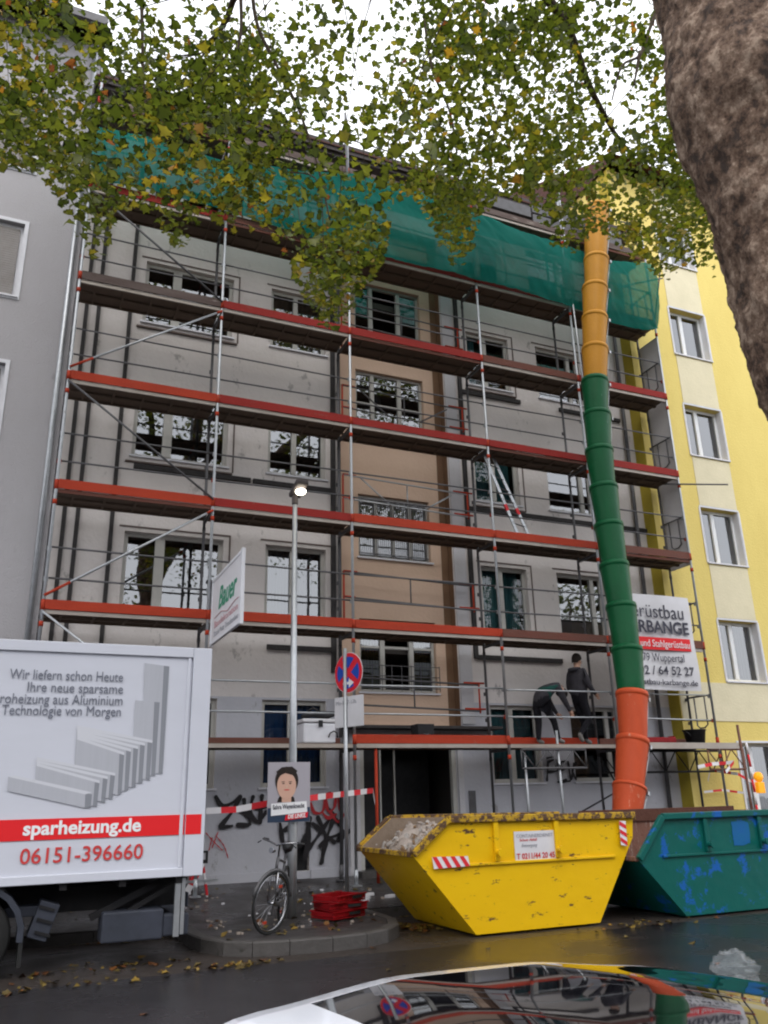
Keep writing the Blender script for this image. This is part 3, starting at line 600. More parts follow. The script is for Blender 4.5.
# lattice guard frames in the stairwell bay and red brackets
for k in (1,2,3,4,5):
    z = LZ[k]; m_ = MB(); a,b = PXs[2],PXs[3]; y = IY+.08
    m_.path([(a+.12,y,z+.1),(a+.12,y,z+1.25)],.02,6,mi=1); m_.path([(a+.12,y,z+1.25),(a+.4,y,z+1.25)],.02,6,mi=1); m_.path([(a+.12,y,z+.75),(a+.35,y,z+.75)],.02,6,mi=1)
    m_.path([(b-.12,y,z+.62),(b-.12,y,z+1.2)],.02,6,mi=1); m_.path([(b-.45,y,z+1.2),(b,y,z+1.2)],.02,6,mi=1); m_.path([(b-.45,y,z+.7),(b,y,z+.7)],.02,6,mi=1)
    m_.path([(a+.1,y,z+1.24),(b-.1,y,z+1.16)],.018,6); m_.path([(a+.1,y,z+.74),(b-.1,y,z+.66)],.018,6)
    m_.path([((a+b)/2,y,z+1.2),((a+b)/2,y,z+.7)],.016,6)
    if k in (3,4): m_.path([(a+.5,y,z+1.22),(a+1.15,y,z+.7)],.018,6); m_.path([(b-.5,y,z+1.1),(b-1.15,y,z+.7)],.018,6)
    m_.build('lattice_guard',['galv_dk' if k!=3 else 'galv','orange'],sc)
# level 1 : long lattice girders, outer end post
def girder(x0,x1,y,zt,h,m):
    m_ = MB(); m_.path([(x0,y,zt),(x1,y,zt)],.024,8); m_.path([(x0,y,zt-h),(x1,y,zt-h)],.022,8); n=max(2,int(round((x1-x0)/.32)))
    for i in range(n):
        xa=x0+(x1-x0)*i/n; xb=x0+(x1-x0)*(i+1)/n; m_.path([(xa,y,zt-(h if i%2 else 0)),(xb,y,zt-(0 if i%2 else h))],.013,6)
    for x in (x0,(x0+x1)/2,x1): m_.path([(x,y,zt),(x,y,zt-h)],.015,6)
    m_.build('lattice_girder',m,sc)
girder(8.5,9.95,FY+.02,LZ[1]-.1,.34,'galv_dk'); girder(10.75,13.95,IY-.1,LZ[1]-.1,.42,'dark'); girder(13.0,13.98,FY,LZ[1]-.1,.40,'rust')
m_ = MB(); m_.box(10.75,13.85,FY-.02,FY+.3,LZ[1]-.055,LZ[1]+.0); m_.box(10.75,13.85,FY-.035,FY-.021,LZ[1]-.09,LZ[1]+.03); m_.build('deck','deckedge',sc)
m_ = MB(); m_.path([(13.98,FY,.3),(13.93,FY,LZ[1]+.4)],.028,8); m_.build('standard','rust',sc)
m_ = MB(); m_.path([(5.58,FY+.06,.33),(5.58,FY+.06,LZ[1]-.05)],.028,8); m_.build('standard',['orange'],sc)
m_ = MB(); m_.path([(9.35,FY+.06,.33),(9.35,FY+.06,LZ[1]+.25)],.026,8); m_.path([(8.62,FY+.1,.33),(8.62,FY+.1,LZ[1])],.026,8); m_.build('standard','galv',sc)
m_ = MB(); m_.path([(9.4,FY,1.2),(11.2,IY,1.7)],.018,6); m_.path([(10.9,IY,2.2),(11.6,IY,1.0)],.018,6); m_.build('diagonal_brace','dark',sc)
m_ = MB(); m_.path([(13.0,FY+.1,8.36),(14.3,FY-.5,8.3)],.02,6); m_.path([(12.2,FY-.1,13.35),(13.6,FY-.2,13.9)],.02,6); m_.path([(13.3,FY,12.6),(13.75,FY-.2,14.8)],.02,6); m_.build('loose_tube','galv_dk',sc)
m_ = MB(); m_.box(8.4,9.9,FY-.02,FY+.02,LZ[7]+.25,LZ[7]+.55); m_.box(9.95,12.6,FY-.02,FY+.02,LZ[7]+.1,LZ[7]+.36); m_.box(9.95,12.6,FY-.02,FY+.02,LZ[7]+.42,LZ[7]+.66); m_.build('roof_guard_board','galv_dk',sc)
m_ = MB(); m_.path([(5.165,FY-.06,LZ[7]-1.5),(5.1,FY-.06,LZ[7]+1.6)],.03,8); m_.build('standard','galv_dk',sc)
# vertical hanging rope / cable
m_ = MB(); m_.path([(10.72,FY-.12,16),(10.8,FY-.12,10),(10.95,FY-.12,5.2),(11.0,FY-.15,2.6)],.02,6); m_.build('hoist_rope','galv',sc)

# ---------------------------------------------------------------- debris net
def netgrid():
    top = [(92,128),(150,140),(230,165),(300,172),(350,176),(400,186),(450,203),(480,216),(520,232),(570,249),(610,262),(645,264),(652,266)]
    bot = [(90,181),(150,192),(230,213),(300,236),(350,250),(400,262),(450,274),(480,282),(520,292),(570,308),(610,324),(645,332),(656,330)]
    vs=[]; nu,nv = 240,30
    for i in range(nu+1):
        u=i/nu*(len(top)-1); k=min(int(u),len(top)-2); t=u-k
        a=Vector(top[k]).lerp(Vector(top[k+1]),t); b=Vector(bot[k]).lerp(Vector(bot[k+1]),t)
        for j in range(nv+1):
            q=a.lerp(b,j/nv); P=atY(q.x,q.y,FY-.07); s_=j/nv
            dz=.06*math.sin(i*.275)*math.sin(PI*s_); P.y-=.05+.13*s_*(1-s_)*4*abs(mnoise.noise(Vector((P.x*.8,P.z*.5,3))))*1.6+.035*mnoise.noise(Vector((P.x*1.6+P.z,P.z*1.2+P.x,1)))+.05*abs(mnoise.noise(Vector((P.x*4+P.z*3.2,P.z*.9-P.x*.5,7))))+.02*mnoise.noise(Vector((P.x*11+P.z*7,P.z*2,7)))+(.10*math.sin(PI*s_) if i>120 else .04*math.sin(PI*s_))
            P.y = min(P.y, FY-.1)
            P.z+=dz*.4; vs.append(P)
    m_=MB(); m_.add(vs,[(i*(nv+1)+j,(i+1)*(nv+1)+j,(i+1)*(nv+1)+j+1,i*(nv+1)+j+1) for i in range(nu) for j in range(nv)],smooth=True); return m_
tag(netgrid().build('safety_net','net'),'green debris netting hung along the top lifts of the scaffold','safety net')

# ---------------------------------------------------------------- rubble chute
ch = thing('rubble_chute', 'long segmented debris chute, amber then green then orange, hanging down the scaffold', 'chute', (10,12.4,1.4))
cpts = [(597,205,13.2),(596,260,13.15),(594,365,13.05),(598,450,12.95),(609,530,12.85),(622,610,12.7),(632,690,12.55),(634,745,12.45),(627,820,12.3)]
CP = [atY(*c) for c in cpts]
acc=[0]
for a,b in zip(CP,CP[1:]): acc.append(acc[-1]+(b-a).length)
def chp(s_):
    s_=max(0,min(acc[-1],s_))
    for i in range(len(acc)-1):
        if s_<=acc[i+1]+1e-9: return CP[i].lerp(CP[i+1],(s_-acc[i])/(acc[i+1]-acc[i]))
    return CP[-1]
def chp2(s_): return (chp(s_-.5)+chp(s_)*2+chp(s_+.5))/4
sg=.86; s_=0; idx=0
while s_ < acc[-1]-.1:
    a=chp2(s_); e=min(s_+sg*1.12,acc[-1]); b=chp2(e) if e<acc[-1]-.3 else chp(e); zmid=(a.z+b.z)/2
    pxy=(zmid); cm='amber' if zmid>10.0 else ('green_ch' if zmid>3.3 else 'orange_ch')
    t=(a-b).normalized(); rot=t.to_track_quat('Z','Y').to_matrix(); Lg=(a-b).length
    jx=random.uniform(-.02,.02); b=b+Vector((jx,random.uniform(-.015,.015),0)); prof=[(.242,0),(.245,.02),(.266,Lg*.5),(.286,Lg*.88),(.288,Lg*.90),(.299,Lg*.905),(.301,Lg*.95),(.293,Lg),(.275,Lg-.02),(.22,.01)]
    m_=MB(); m_.lathe(prof,b,rot,24); o=m_.build('chute_segment',cm,ch)
    k_=MB()
    for an in (-1.12,-2.35): 
        d=rot@Vector((math.cos(an)*.31,math.sin(an)*.31,0)); k_.path([b+rot@Vector((math.cos(an)*.25,math.sin(an)*.25,.0)),b+d+rot@Vector((0,0,Lg*.9))],.009,5); k_.obox(b+d*1.03+rot@Vector((0,0,Lg*.9)),(.05,.05,.07),rot)
    k_.build('chain','galv',o)
    sm_=MB(); sd_=rot@Vector((math.cos(-.95),math.sin(-.95),0)); sm_.path([b+sd_*.247,b+sd_*.268+rot@Vector((0,0,Lg*.5)),b+sd_*.292+rot@Vector((0,0,Lg*.97))],.022,8); sm_.build('side_seam',cm,o)
    s_+=sg; idx+=1

# ---------------------------------------------------------------- terrace across the street, behind the camera (seen in the window panes)
oh=thing('terrace_house','brick terrace across the street, seen only as a reflection','building',(5,-24,0))
ohs=[(x,x+1.3,a,a+1.6) for a in (1.2,4.2,7.2) for x in np.arange(-34,44,2.7)]
m_=MB(); ohs=[tuple(float(q) for q in h) for h in ohs]; wall_holes(m_,-36,46,0,10,24,ohs,.2); shell(m_,-36,46,24,34,0,10); m_.add([(-36.3,23.5,10),(46.3,23.5,10),(46.3,29,13),(-36.3,29,13),(46.3,34.5,10),(-36.3,34.5,10)],[(0,1,2,3),(3,2,4,5),(0,3,5),(1,4,2)]); m_.v=[(-x+8,-y,z) for x,y,z in m_.v]; m_.build('wall','opp',oh)
m_=MB(); m_.box(-30,40,-24.5,-24.45,.3,9.5); m_.build('window_panes','carglass',oh)
# ---------------------------------------------------------------- company banner on the scaffold
bn = thing('banner', 'white company banner with dark and red lettering tied to the scaffold beside the chute', 'banner', (12,13.5,3.6))
BY=FY-.09
def bq(u,v):   # u 0..1 left-right, v 0..1 bottom-top
    x=10.95+(12.98-10.95)*u; z=3.62+(5.62-3.62)*v; y=BY-.02*math.sin(u*7+v*3)-.015*math.sin(v*9); return (x,y,z)
m_=MB(); n=16; m_.add([bq(i/n,j/n) for j in range(n+1) for i in range(n+1)],[(j*(n+1)+i,j*(n+1)+i+1,(j+1)*(n+1)+i+1,(j+1)*(n+1)+i) for j in range(n) for i in range(n)],smooth=True); m_.build('banner_sheet','banner',bn)
TY=BY-.045
text('lettering','Gerüstbau','txt_dk',bn,(11.05,TY,5.12),width=1.68,size=.42)
text('lettering','KARBANGE','txt_dk',bn,(11.02,TY,4.80),width=1.8,size=.36,bold=.025)
m_=MB(); m_.box(11.0,12.84,TY+.01,TY+.018,4.44,4.70); m_.build('red_stripe','red_gfx',bn)
text('lettering','Holz- und Stahlgerüstbau','txt_w',bn,(11.05,TY-.002,4.50),width=1.74,size=.21)
text('lettering','42279 Wuppertal','txt_dk',bn,(11.2,TY,4.2),width=1.4,size=.24)
text('lettering','0202 / 64 52 27','txt_dk',bn,(11.1,TY,3.93),width=1.72,size=.25,bold=.012)
text('lettering','geruestbau-karbange.de','txt_dk',bn,(11.0,TY,3.72),width=1.88,size=.16,bold=.01)

# projecting trade sign, square to the facade
ps = thing('trade_sign', 'white framed trade sign with faint green script standing out from the scaffold corner', 'sign', (2.62,12.6,4.1))
m_=MB(); X=2.62; m_.box(X,X+.02,11.68,13.6,4.13,5.15); m_.build('sign_panel','banner',ps)
m_=MB(); 
for y in (11.62,13.6): m_.box(X-.015,X+.035,y,y+.06,4.07,5.21)
m_.box(X-.015,X+.035,11.68,13.6,5.15,5.19); m_.box(X-.015,X+.035,11.68,13.6,4.09,4.13); m_.build('frame','white_trim',ps)
rX=(PI/2,0,-PI/2)
text('lettering','Bauer','txt_g',ps,(X-.004,13.15,4.60),width=1.2,size=.5,rot=rX,bold=.02,shear=.3)
m_=MB(); m_.path([(X-.004,13.4,4.5),(X-.004,12.9,4.52),(X-.004,12.5,4.44),(X-.004,12.0,4.5),(X-.004,11.8,4.5)],.008,4); m_.build('pink_line','txt_pink',ps)
text('lettering','Baudekoration','txt_pink',ps,(X-.004,13.4,4.33),width=1.55,size=.16,rot=rX)
text('lettering','Stuck Putz Trockenbau','txt_grey',ps,(X-.004,13.4,4.19),width=1.6,size=.13,rot=rX)

# ladder standing on the third lift, leaning inside the scaffold
ld = thing('ladder', 'aluminium ladder with red feet leaning inside the scaffold by the teal curtained window', 'ladder', (8.9,13.9,6.55))
for dx in (0,.36):
    m_=MB(); a=Vector((9.0+dx*1.1,13.85+dx*.4,LZ[3]+.0)); b=Vector((8.3+dx*.9,13.95+dx*.4,LZ[4]-.05)); m_.bar(a,b,.03,.06); m_.bar(a.lerp(b,.36),a.lerp(b,.43),.034,.064,1); m_.build('rail',['galv','tape_r'],ld)
for i in range(7):
    t=(i+.7)/7.6; a=Vector((9.0,13.85,LZ[3])).lerp(Vector((8.3,13.95,LZ[4]-.05)),t); b=Vector((9.396,13.994,LZ[3])).lerp(Vector((8.624,14.094,LZ[4]-.05)),t); m_=MB(); m_.path([a,b],.014,6); m_.build('rung','galv_dk',ld)

# things lying on the first lift
def bucket(label, x, y, z, r, h, m='black'):
    b=thing('bucket',label,'bucket',(x,y,z),'black buckets on the first lift'); m_=MB(); m_.lathe([(.001,.01),(r*.78,0),(r*.98,h*.92),(r*1.05,h*.93),(r*1.05,h),(r*.95,h),(r*.76,.02),(.001,.02)],(x,y,z),n=24); m_.build('tub',m,b)
    k=MB(); k.path([(x-r,y,z+h*.9)]+[(x+r*math.cos(a),y-r*.35,z+h*.9-r*.75*math.sin(a)) for a in np.linspace(PI*.9,PI*.1,7)]+[(x+r,y,z+h*.9)],.006,5); k.build('handle','galv_dk',b); return b
bucket('black builders tub near the right end of the first lift, before the yellow wall',12.9,13.85,LZ[1]+.004,.23,.30)
b=thing('bucket','square black bucket on the orange toe board above the dark entrance','bucket',(6.57,13.8,LZ[1]),'black buckets on the first lift')
m_=MB(); v=[(6.40,13.72),(6.74,13.72),(6.74,14.02),(6.40,14.02)]; z=LZ[1]+.004
lo=[(6.43,13.75,z),(6.71,13.75,z),(6.71,13.99,z),(6.43,13.99,z)]; hi=[(x,y,z+.34) for x,y in v]; inn=[(x+(.02 if x<6.5 else -.02),y+(.02 if y<13.9 else -.02),z+.34) for x,y in v]; bt=[(x,y,z+.03) for x,y,_ in lo]
m_.add(lo+hi+inn+bt,[(3,2,1,0),(0,1,5,4),(1,2,6,5),(2,3,7,6),(3,0,4,7),(4,5,9,8),(5,6,10,9),(6,7,11,10),(7,4,8,11),(8,9,13,12),(9,10,14,13),(10,11,15,14),(11,8,12,15),(12,13,14,15)]); m_.build('tub','black',b,bevel=.008)
m_=MB(); m_.path([(6.40,13.87,z+.33),(6.45,13.8,z+.2),(6.57,13.69,z+.15),(6.69,13.8,z+.2),(6.74,13.87,z+.33)],.007,5); m_.build('handle','galv_dk',b)
b=thing('storage_bin','white plastic bin with black latch on the first lift beside the lamp post','bin',(4.56,13.95,LZ[1]))
m_=MB(); m_.box(4.28,4.86,13.75,14.2,LZ[1]+.004,LZ[1]+.34); m_.build('tub','white_trim',b,bevel=.03); m_=MB(); m_.box(4.26,4.88,13.73,14.22,LZ[1]+.345,LZ[1]+.41); m_.build('lid','banner',b,bevel=.02)
m_=MB(); m_.box(4.54,4.61,13.71,13.729,LZ[1]+.27,LZ[1]+.38); m_.build('latch','black',b); m_=MB(); m_.path([(4.72,13.73,LZ[1]+.1),(4.74,13.7,LZ[1]+.17),(4.8,13.69,LZ[1]+.2),(4.86,13.7,LZ[1]+.17),(4.88,13.73,LZ[1]+.1)],.012,6); m_.build('handle','black',b)
m_=MB(); m_.path([(4.3,13.9,LZ[1]+.45),(4.5,13.95,LZ[1]+.50),(4.75,13.9,LZ[1]+.46),(4.9,13.92,LZ[1]+.49)],[.035,.05,.045,.02],8); m_.path([(4.4,14.0,LZ[1]+.52),(4.5,13.9,LZ[1]+.60),(4.62,13.9,LZ[1]+.53)],.022,6); m_.path([(4.6,13.85,LZ[1]+.53),(4.9,13.9,LZ[1]+.53)],.02,6)
tag(m_.build('power_tool','black'),'black power tool lying on the lid of the white bin','tool')
m_=MB(); z=LZ[1]+.004
m_.box(11.4,12.3,13.75,14.0,z,z+.04); m_.box(11.4,12.3,13.75,13.775,z+.04,z+.14); m_.box(11.4,12.3,13.975,14.0,z+.04,z+.14); m_.box(11.4,11.425,13.775,13.975,z+.04,z+.14); m_.box(12.275,12.3,13.775,13.975,z+.04,z+.17)
tag(m_.build('tray','redplastic',bevel=.01),'low red plastic tray on the first lift between the orange chute and the black tub','tray')

# ---------------------------------------------------------------- people
def figure(name, verts, edges, label, mfun, mats_, loc_fix=None):
    me=bpy.data.meshes.new(name+'_base'); me.from_pydata([v[0] for v in verts],edges,[]); o=bpy.data.objects.new(name,me); COL.objects.link(o)
    s=o.modifiers.new('skin','SKIN'); s.use_smooth_shade=True
    for i,v in enumerate(verts): 
        r=v[1]; r=(r,r) if not isinstance(r,tuple) else r
        me.skin_vertices[0].data[i].radius=r; me.skin_vertices[0].data[i].use_root=(i==0)
    sb=o.modifiers.new('s','SUBSURF'); sb.levels=2; sb.render_levels=2
    dg=bpy.context.evaluated_depsgraph_get(); nm=bpy.data.meshes.new_from_object(o.evaluated_get(dg)); bpy.data.objects.remove(o)
    return nm
def man(base, heading, J, label, top, panel, hood=False):
    """J: joints in local coords (x forward, y left, z up)"""
    rot=Matrix.Rotation(heading,4,'Z'); T=Matrix.Translation(base)@rot
    order=['pelvis','belly','chest','neck0','neck','head','crown','shL','elL','wrL','hdL','shR','elR','wrR','hdR','hipL','knL','anL','toL','hipR','knR','anR','toR']
    rad=dict(pelvis=(.165,.135),belly=(.175,.15),chest=(.20,.155),neck0=(.11,.095),neck=.055,head=.092,crown=.078,shL=.088,elL=.066,wrL=.036,hdL=.035,shR=.088,elR=.066,wrR=.036,hdR=.035,hipL=.098,knL=.07,anL=.05,toL=.04,hipR=.098,knR=.07,anR=.05,toR=.04)
    V=[(J[k],rad[k]) for k in order]; ix={k:i for i,k in enumerate(order)}
    E=[('pelvis','belly'),('belly','chest'),('chest','neck0'),('neck0','neck'),('neck','head'),('head','crown'),('chest','shL'),('shL','elL'),('elL','wrL'),('wrL','hdL'),('chest','shR'),('shR','elR'),('elR','wrR'),('wrR','hdR'),('pelvis','hipL'),('hipL','knL'),('knL','anL'),('anL','toL'),('pelvis','hipR'),('hipR','knR'),('knR','anR'),('anR','toR')]
    me=figure('person',V,[(ix[a],ix[b]) for a,b in E],label,None,None)
    mats_=['jacket','jacket_l','jacket_g','trouser','shoe','skin']
    for m in mats_: me.materials.append(M[m])
    seg={}
    JV={k:Vector(v) for k,v in J.items()}
    def near(p):
        best=None
        for a,b in E:
            A,B=JV[a],JV[b]; t=max(0,min(1,(p-A).dot(B-A)/((B-A).length_squared+1e-9))); d=(p-A.lerp(B,t)).length
            if best is None or d<best[0]: best=(d,a,b,t)
        return best
    for pl in me.polygons:
        d,a,b,t=near(pl.center); pl.use_smooth=True
        if a in('neck','head') or (a=='neck0' and t>.5): k=5
        elif b.startswith('hd'): k=5
        elif b.startswith('to') or (b.startswith('an') and t>.93): k=4
        elif b[:3]=='hip' or b.startswith('kn') or b.startswith('an'): k=3
        elif a=='pelvis' and t<.25: k=0
        else:
            k=0
            if panel=='l' and a in('pelvis','belly') and abs(pl.center.y)<.4 and pl.center.x>.02 : k=1
            if panel=='l' and (b in('wrL','wrR')): k=0
            if panel=='g' and a in('belly','chest') and pl.center.z< JV['chest'].z-.02: k=2
        pl.material_index=k
    me.transform(T); o=bpy.data.objects.new('person',me); COL.objects.link(o)
    lc=Vector(base); me.transform(Matrix.Translation(-lc)); o.location=lc
    tag(o,label,'person','workers on the scaffold')
    # hair cap, nose and ears
    hd=JV['head']; cr_=JV['crown']; up=(cr_-JV['neck']).normalized(); fw=Vector((1,0,0)); fw=(fw-up*fw.dot(up)).normalized(); lf=up.cross(fw)
    m3=Matrix((fw,lf,up)).transposed(); c=(hd+cr_)/2-fw*.012+up*.02; mb=MB(); prof=[(.001,.125),(.05,.115),(.085,.08),(.103,.03),(.105,-.02),(.10,-.05)]
    n=18; base0=len(mb.v)
    for r,z in prof:
        for j in range(n):
            a=2*PI*j/n; zz=z+(.055 if math.cos(a)>.35 and z<.03 else 0)-(.04 if math.cos(a)<-.2 and z<0 else 0); q=Vector((r*1.05*math.cos(a),r*.9*math.sin(a),zz)); mb.v.append(tuple(T@(c+m3@q)))
    for i in range(len(prof)-1):
        for j in range(n): mb.f.append((i*n+j,i*n+(j+1)%n,(i+1)*n+(j+1)%n,(i+1)*n+j)); mb.mi.append(0); mb.sm.append(True)
    mb.build('hair','hair',o)
    mb=MB(); f=hd+fw*.095; mb.path([T@(f+up*.03),T@(f+fw*.018-up*.01)],[.008,.014],6); mb.build('nose','skin',o); mb=MB()
    for s2 in(-1,1): mb.path([T@(hd+lf*s2*.088+up*.02-fw*.01),T@(hd+lf*s2*.096-up*.025-fw*.01)],[.014,.01],6)
    mb.build('ear','skin',o)
    mb=MB()
    for s2 in(-1,1): mb.path([T@(f+lf*s2*.034+up*.02-fw*.006),T@(f+lf*s2*.034+up*.02+fw*.002)],[.009,.006],6)
    mb.build('eye','hair',o); mb=MB()
    mb.path([T@(f-up*.045+lf*.022-fw*.008),T@(f-up*.047),T@(f-up*.045-lf*.022-fw*.008)],.004,5)
    mb.build('mouth','tan_dark',o)
    # fingers
    mb=MB()
    for sd_ in 'LR':
        h=JV['hd'+sd_]; w_=JV['wr'+sd_]; d=(h-w_).normalized(); sdv=d.cross(Vector((0,1,0))); 
        sdv=sdv.normalized() if sdv.length>.1 else Vector((1,0,0)); pn=d.cross(sdv)
        for q in range(4):
            o0=h+sdv*(q-1.5)*.019; ln=(.065,.078,.074,.058)[q]; mb.path([T@o0,T@(o0+d*ln*.55+pn*.006),T@(o0+d*ln*.9+pn*.03)],[.0095,.009,.006],6)
        mb.path([T@(w_+d*.02+sdv*.025),T@(w_+d*.06+sdv*.05),T@(w_+d*.09+sdv*.045+pn*.02)],[.011,.010,.008],6)
    mb.build('finger','skin',o)
    if hood:
        mb=MB(); c=JV['neck0']-fw*.06+up*.0; ring=[T@(c+m3@Vector((.09*math.cos(a),.10*math.sin(a),.02*math.cos(a)))) for a in np.linspace(0,2*PI,13)[:-1]]; mb.path(ring,.042,8,closed=True); mb.build('hood','jacket',o)
    return o
f=Vector
man(f((10.17,14.0,LZ[1]+.003)),R(8),dict(pelvis=(0,0,.93),belly=(-.01,0,1.1),chest=(-.015,0,1.34),neck0=(0,0,1.47),neck=(.02,0,1.53),head=(.045,0,1.63),crown=(.04,0,1.71),
 shL=(-.01,.19,1.41),elL=(.0,.26,1.13),wrL=(.14,.24,.93),hdL=(.19,.22,.87),shR=(-.01,-.19,1.41),elR=(.05,-.25,1.14),wrR=(.24,-.22,.98),hdR=(.30,-.2,.93),
 hipL=(0,.1,.86),knL=(.14,.1,.48),anL=(.18,.1,.09),toL=(.32,.1,.045),hipR=(0,-.1,.86),knR=(.12,-.1,.49),anR=(-.20,-.11,.17),toR=(-.11,-.11,.045)),
 'man in dark hooded jacket walking along the first lift with his head up','jacket','l',True)
man(f((9.27,14.02,LZ[1]+.003)),R(5),dict(pelvis=(-.05,0,.80),belly=(.03,0,.98),chest=(.22,0,1.13),neck0=(.36,0,1.14),neck=(.42,0,1.10),head=(.50,0,1.06),crown=(.57,0,1.01),
 shL=(.27,.19,1.10),elL=(.38,.22,.84),wrL=(.52,.18,.62),hdL=(.57,.16,.56),shR=(.27,-.19,1.10),elR=(.40,-.22,.84),wrR=(.55,-.18,.64),hdR=(.60,-.16,.58),
 hipL=(-.05,.1,.76),knL=(-.02,.11,.42),anL=(-.06,.11,.08),toL=(.08,.12,.045),hipR=(-.03,-.1,.76),knR=(.18,-.11,.46),anR=(.26,-.11,.08),toR=(.40,-.12,.045)),
 'man in dark and green jacket bending over on the first lift','jacket','g')

# ---------------------------------------------------------------- delivery truck
TY0=10.0
tk = thing('box_truck','white box delivery truck with radiator advertising parked at the left edge','truck',(-.4,11,0))
m_=MB(); m_.box(-2.9,1.66,TY0+.03,TY0+2.2,.92,3.36); m_.build('cargo_box','white_p',tk,bevel=.01)
m_=MB(); m_.box(-2.9,1.66,TY0+.0,TY0+.028,3.28,3.40); m_.box(-2.9,1.66,TY0+.0,TY0+.028,.88,.97); m_.box(1.662,1.88,TY0+.0,TY0+.12,.88,3.40); m_.box(1.662,1.88,TY0+2.1,TY0+2.22,.88,3.40); m_.box(1.60,1.64,TY0+.012,TY0+.028,.97,3.28); m_.box(1.70,1.86,TY0+.122,TY0+2.098,3.28,3.38); m_.build('corner_post','white_p',tk,bevel=.008)
m_=MB(); m_.box(1.67,1.74,TY0+.13,TY0+2.09,.95,3.27); m_.build('rear_door','alu',tk)
PYs=TY0+.024
def tp(x,y): q=atY(x,y,PYs-.006); return q
for s_,(x1,y),(x0) in (('Wir liefern schon Heute',(123,680),9),('Ihre neue sparsame',(122,692),26),('Elektroheizung aus Aluminium',(121.5,703.5),-27),('Technologie von Morgen',(120.5,714.5),1)):
    a=tp(x0,y); b=tp(x1,y); text('lettering',s_,'grey_gfx',tk,(a.x,PYs-.006,b.z-.02),width=b.x-a.x,size=.155)
def quad_gfx(name,pts,m,off=0): 
    m_=MB(); P=[atY(x,y,PYs-.004-off) for x,y in pts]; m_.add(P,[tuple(range(len(P)))]); return m_.build(name,m,tk)
a=tp(0,829); 
m_=MB(); m_.box(-2.85,1.655,PYs-.004,PYs+.004,1.31,1.52); m_.box(1.664,1.84,TY0-.004,TY0-.001,1.31,1.52); m_.build('red_band','red_gfx',tk)
a=tp(23,829); b=tp(141,823); text('lettering','sparheizung.de','txt_w',tk,(a.x,PYs-.007,1.365),width=b.x-a.x,size=.19,bold=.028)
a=tp(20,852); b=tp(143,846); text('lettering','06151-396660','txt_r',tk,(a.x,PYs-.006,1.085),width=b.x-a.x,size=.215,bold=.01)
# printed picture of radiators (flat print), from back to front
S=.3385
def rp(x,y): return (x*S,640+y*S)
rads=[([(427,68),(500,75),(478,395),(455,395)],[(465,80),(500,75),(480,395),(462,395)]),([(400,178),(472,180),(455,400),(390,400)],[(440,185),(474,182),(462,398),(436,400)])]
m1=MB(); m2=MB(); m3_=MB()
def addp(mb,pts,off): mb.add([atY(*rp(x,y),PYs-.003-off*.12) for x,y in pts],[tuple(range(len(pts)))])
addp(m1,[(427,68),(500,78),(480,396),(420,390)],.001); addp(m2,[(484,76),(500,78),(480,396),(468,394)],.002)
addp(m1,[(400,178),(472,184),(458,402),(388,395)],.003); addp(m2,[(456,183),(472,184),(458,402),(446,400)],.004)
for i in range(5):
    xl=228+i*4; xr=350+i*21; y0=258+i*4; yr=336-i*7.5
    pass
for i,(xr,yt) in enumerate(((436,300),(414,308),(394,318),(373,326),(353,336))):
    addp(m1,[(228,256+i*8),(xr,yt),(xr-6,yt+112+i*3),(220,372+i*7)],.005+i*.003); addp(m2,[(xr,yt),(xr+14,yt+4),(xr+6,yt+116),(xr-6,yt+112+i*3)],.006+i*.003); addp(m3_,[(228,252+i*8),(xr+14,yt-4),(xr+14,yt+4),(228,262+i*8)],.0065+i*.003)
for i,(xr,yt) in enumerate(((326,398),(304,408),(280,420))):
    addp(m1,[(108,348+i*9),(xr,yt),(xr-6,yt+70),(104,410+i*9)],.021+i*.003); addp(m2,[(xr,yt),(xr+14,yt+2),(xr+6,yt+74),(xr-6,yt+70)],.022+i*.003); addp(m3_,[(108,345+i*9),(xr+14,yt-5),(xr+14,yt+3),(108,354+i*9)],.0225+i*.003)
addp(m1,[(24,404),(252,452),(250,496),(22,446)],.031); addp(m2,[(252,452),(272,456),(268,496),(250,496)],.032); addp(m3_,[(24,404),(45,400),(272,450),(252,456)],.033)
m1.build('printed_radiators','rad_face',tk); m2.build('printed_radiators','rad_edge',tk); m3_.build('printed_radiators','rad_lite',tk)
# underbody
m_=MB(); m_.box(-6.4,1.7,TY0+.55,TY0+.65,.55,.80); m_.box(-6.4,1.7,TY0+1.55,TY0+1.65,.55,.80)
for x in np.arange(-2.6,1.6,.6): m_.box(x,x+.07,TY0+.05,TY0+2.15,.81,.915)
m_.build('chassis','dark',tk)
m_=MB(); m_.box(.86,1.50,TY0+.12,TY0+.5,.26,.56); m_.box(1.50,1.78,TY0+.14,TY0+.3,.28,.5); m_.build('tail_lift_box','greyblue',tk,bevel=.02)
m_=MB(); m_.bar((.75,TY0+.3,.5),(1.6,TY0+.3,.88),.05,.07); m_.bar((1.05,TY0+.25,.5),(1.75,TY0+.25,.86),.04,.05); m_.bar((1.2,TY0+.6,.45),(1.75,TY0+.6,.85),.04,.05); m_.build('lift_arm','dark',tk)
m_=MB(); m_.box(1.60,1.66,TY0+.06,TY0+.10,.28,.86); m_.box(1.67,1.71,TY0+.06,TY0+.10,.30,.86); m_.build('guide_rail','galv',tk)
m_=MB(); m_.box(1.6,1.76,TY0+.15,TY0+2.1,.36,.5); m_.box(1.761,1.775,TY0+.2,TY0+.5,.55,.7); m_.build('rear_bumper','greyblue',tk,bevel=.01)
m_=MB(); m_.box(1.762,1.78,TY0+.22,TY0+.52,.37,.48); m_.build('tail_light','redplastic',tk)
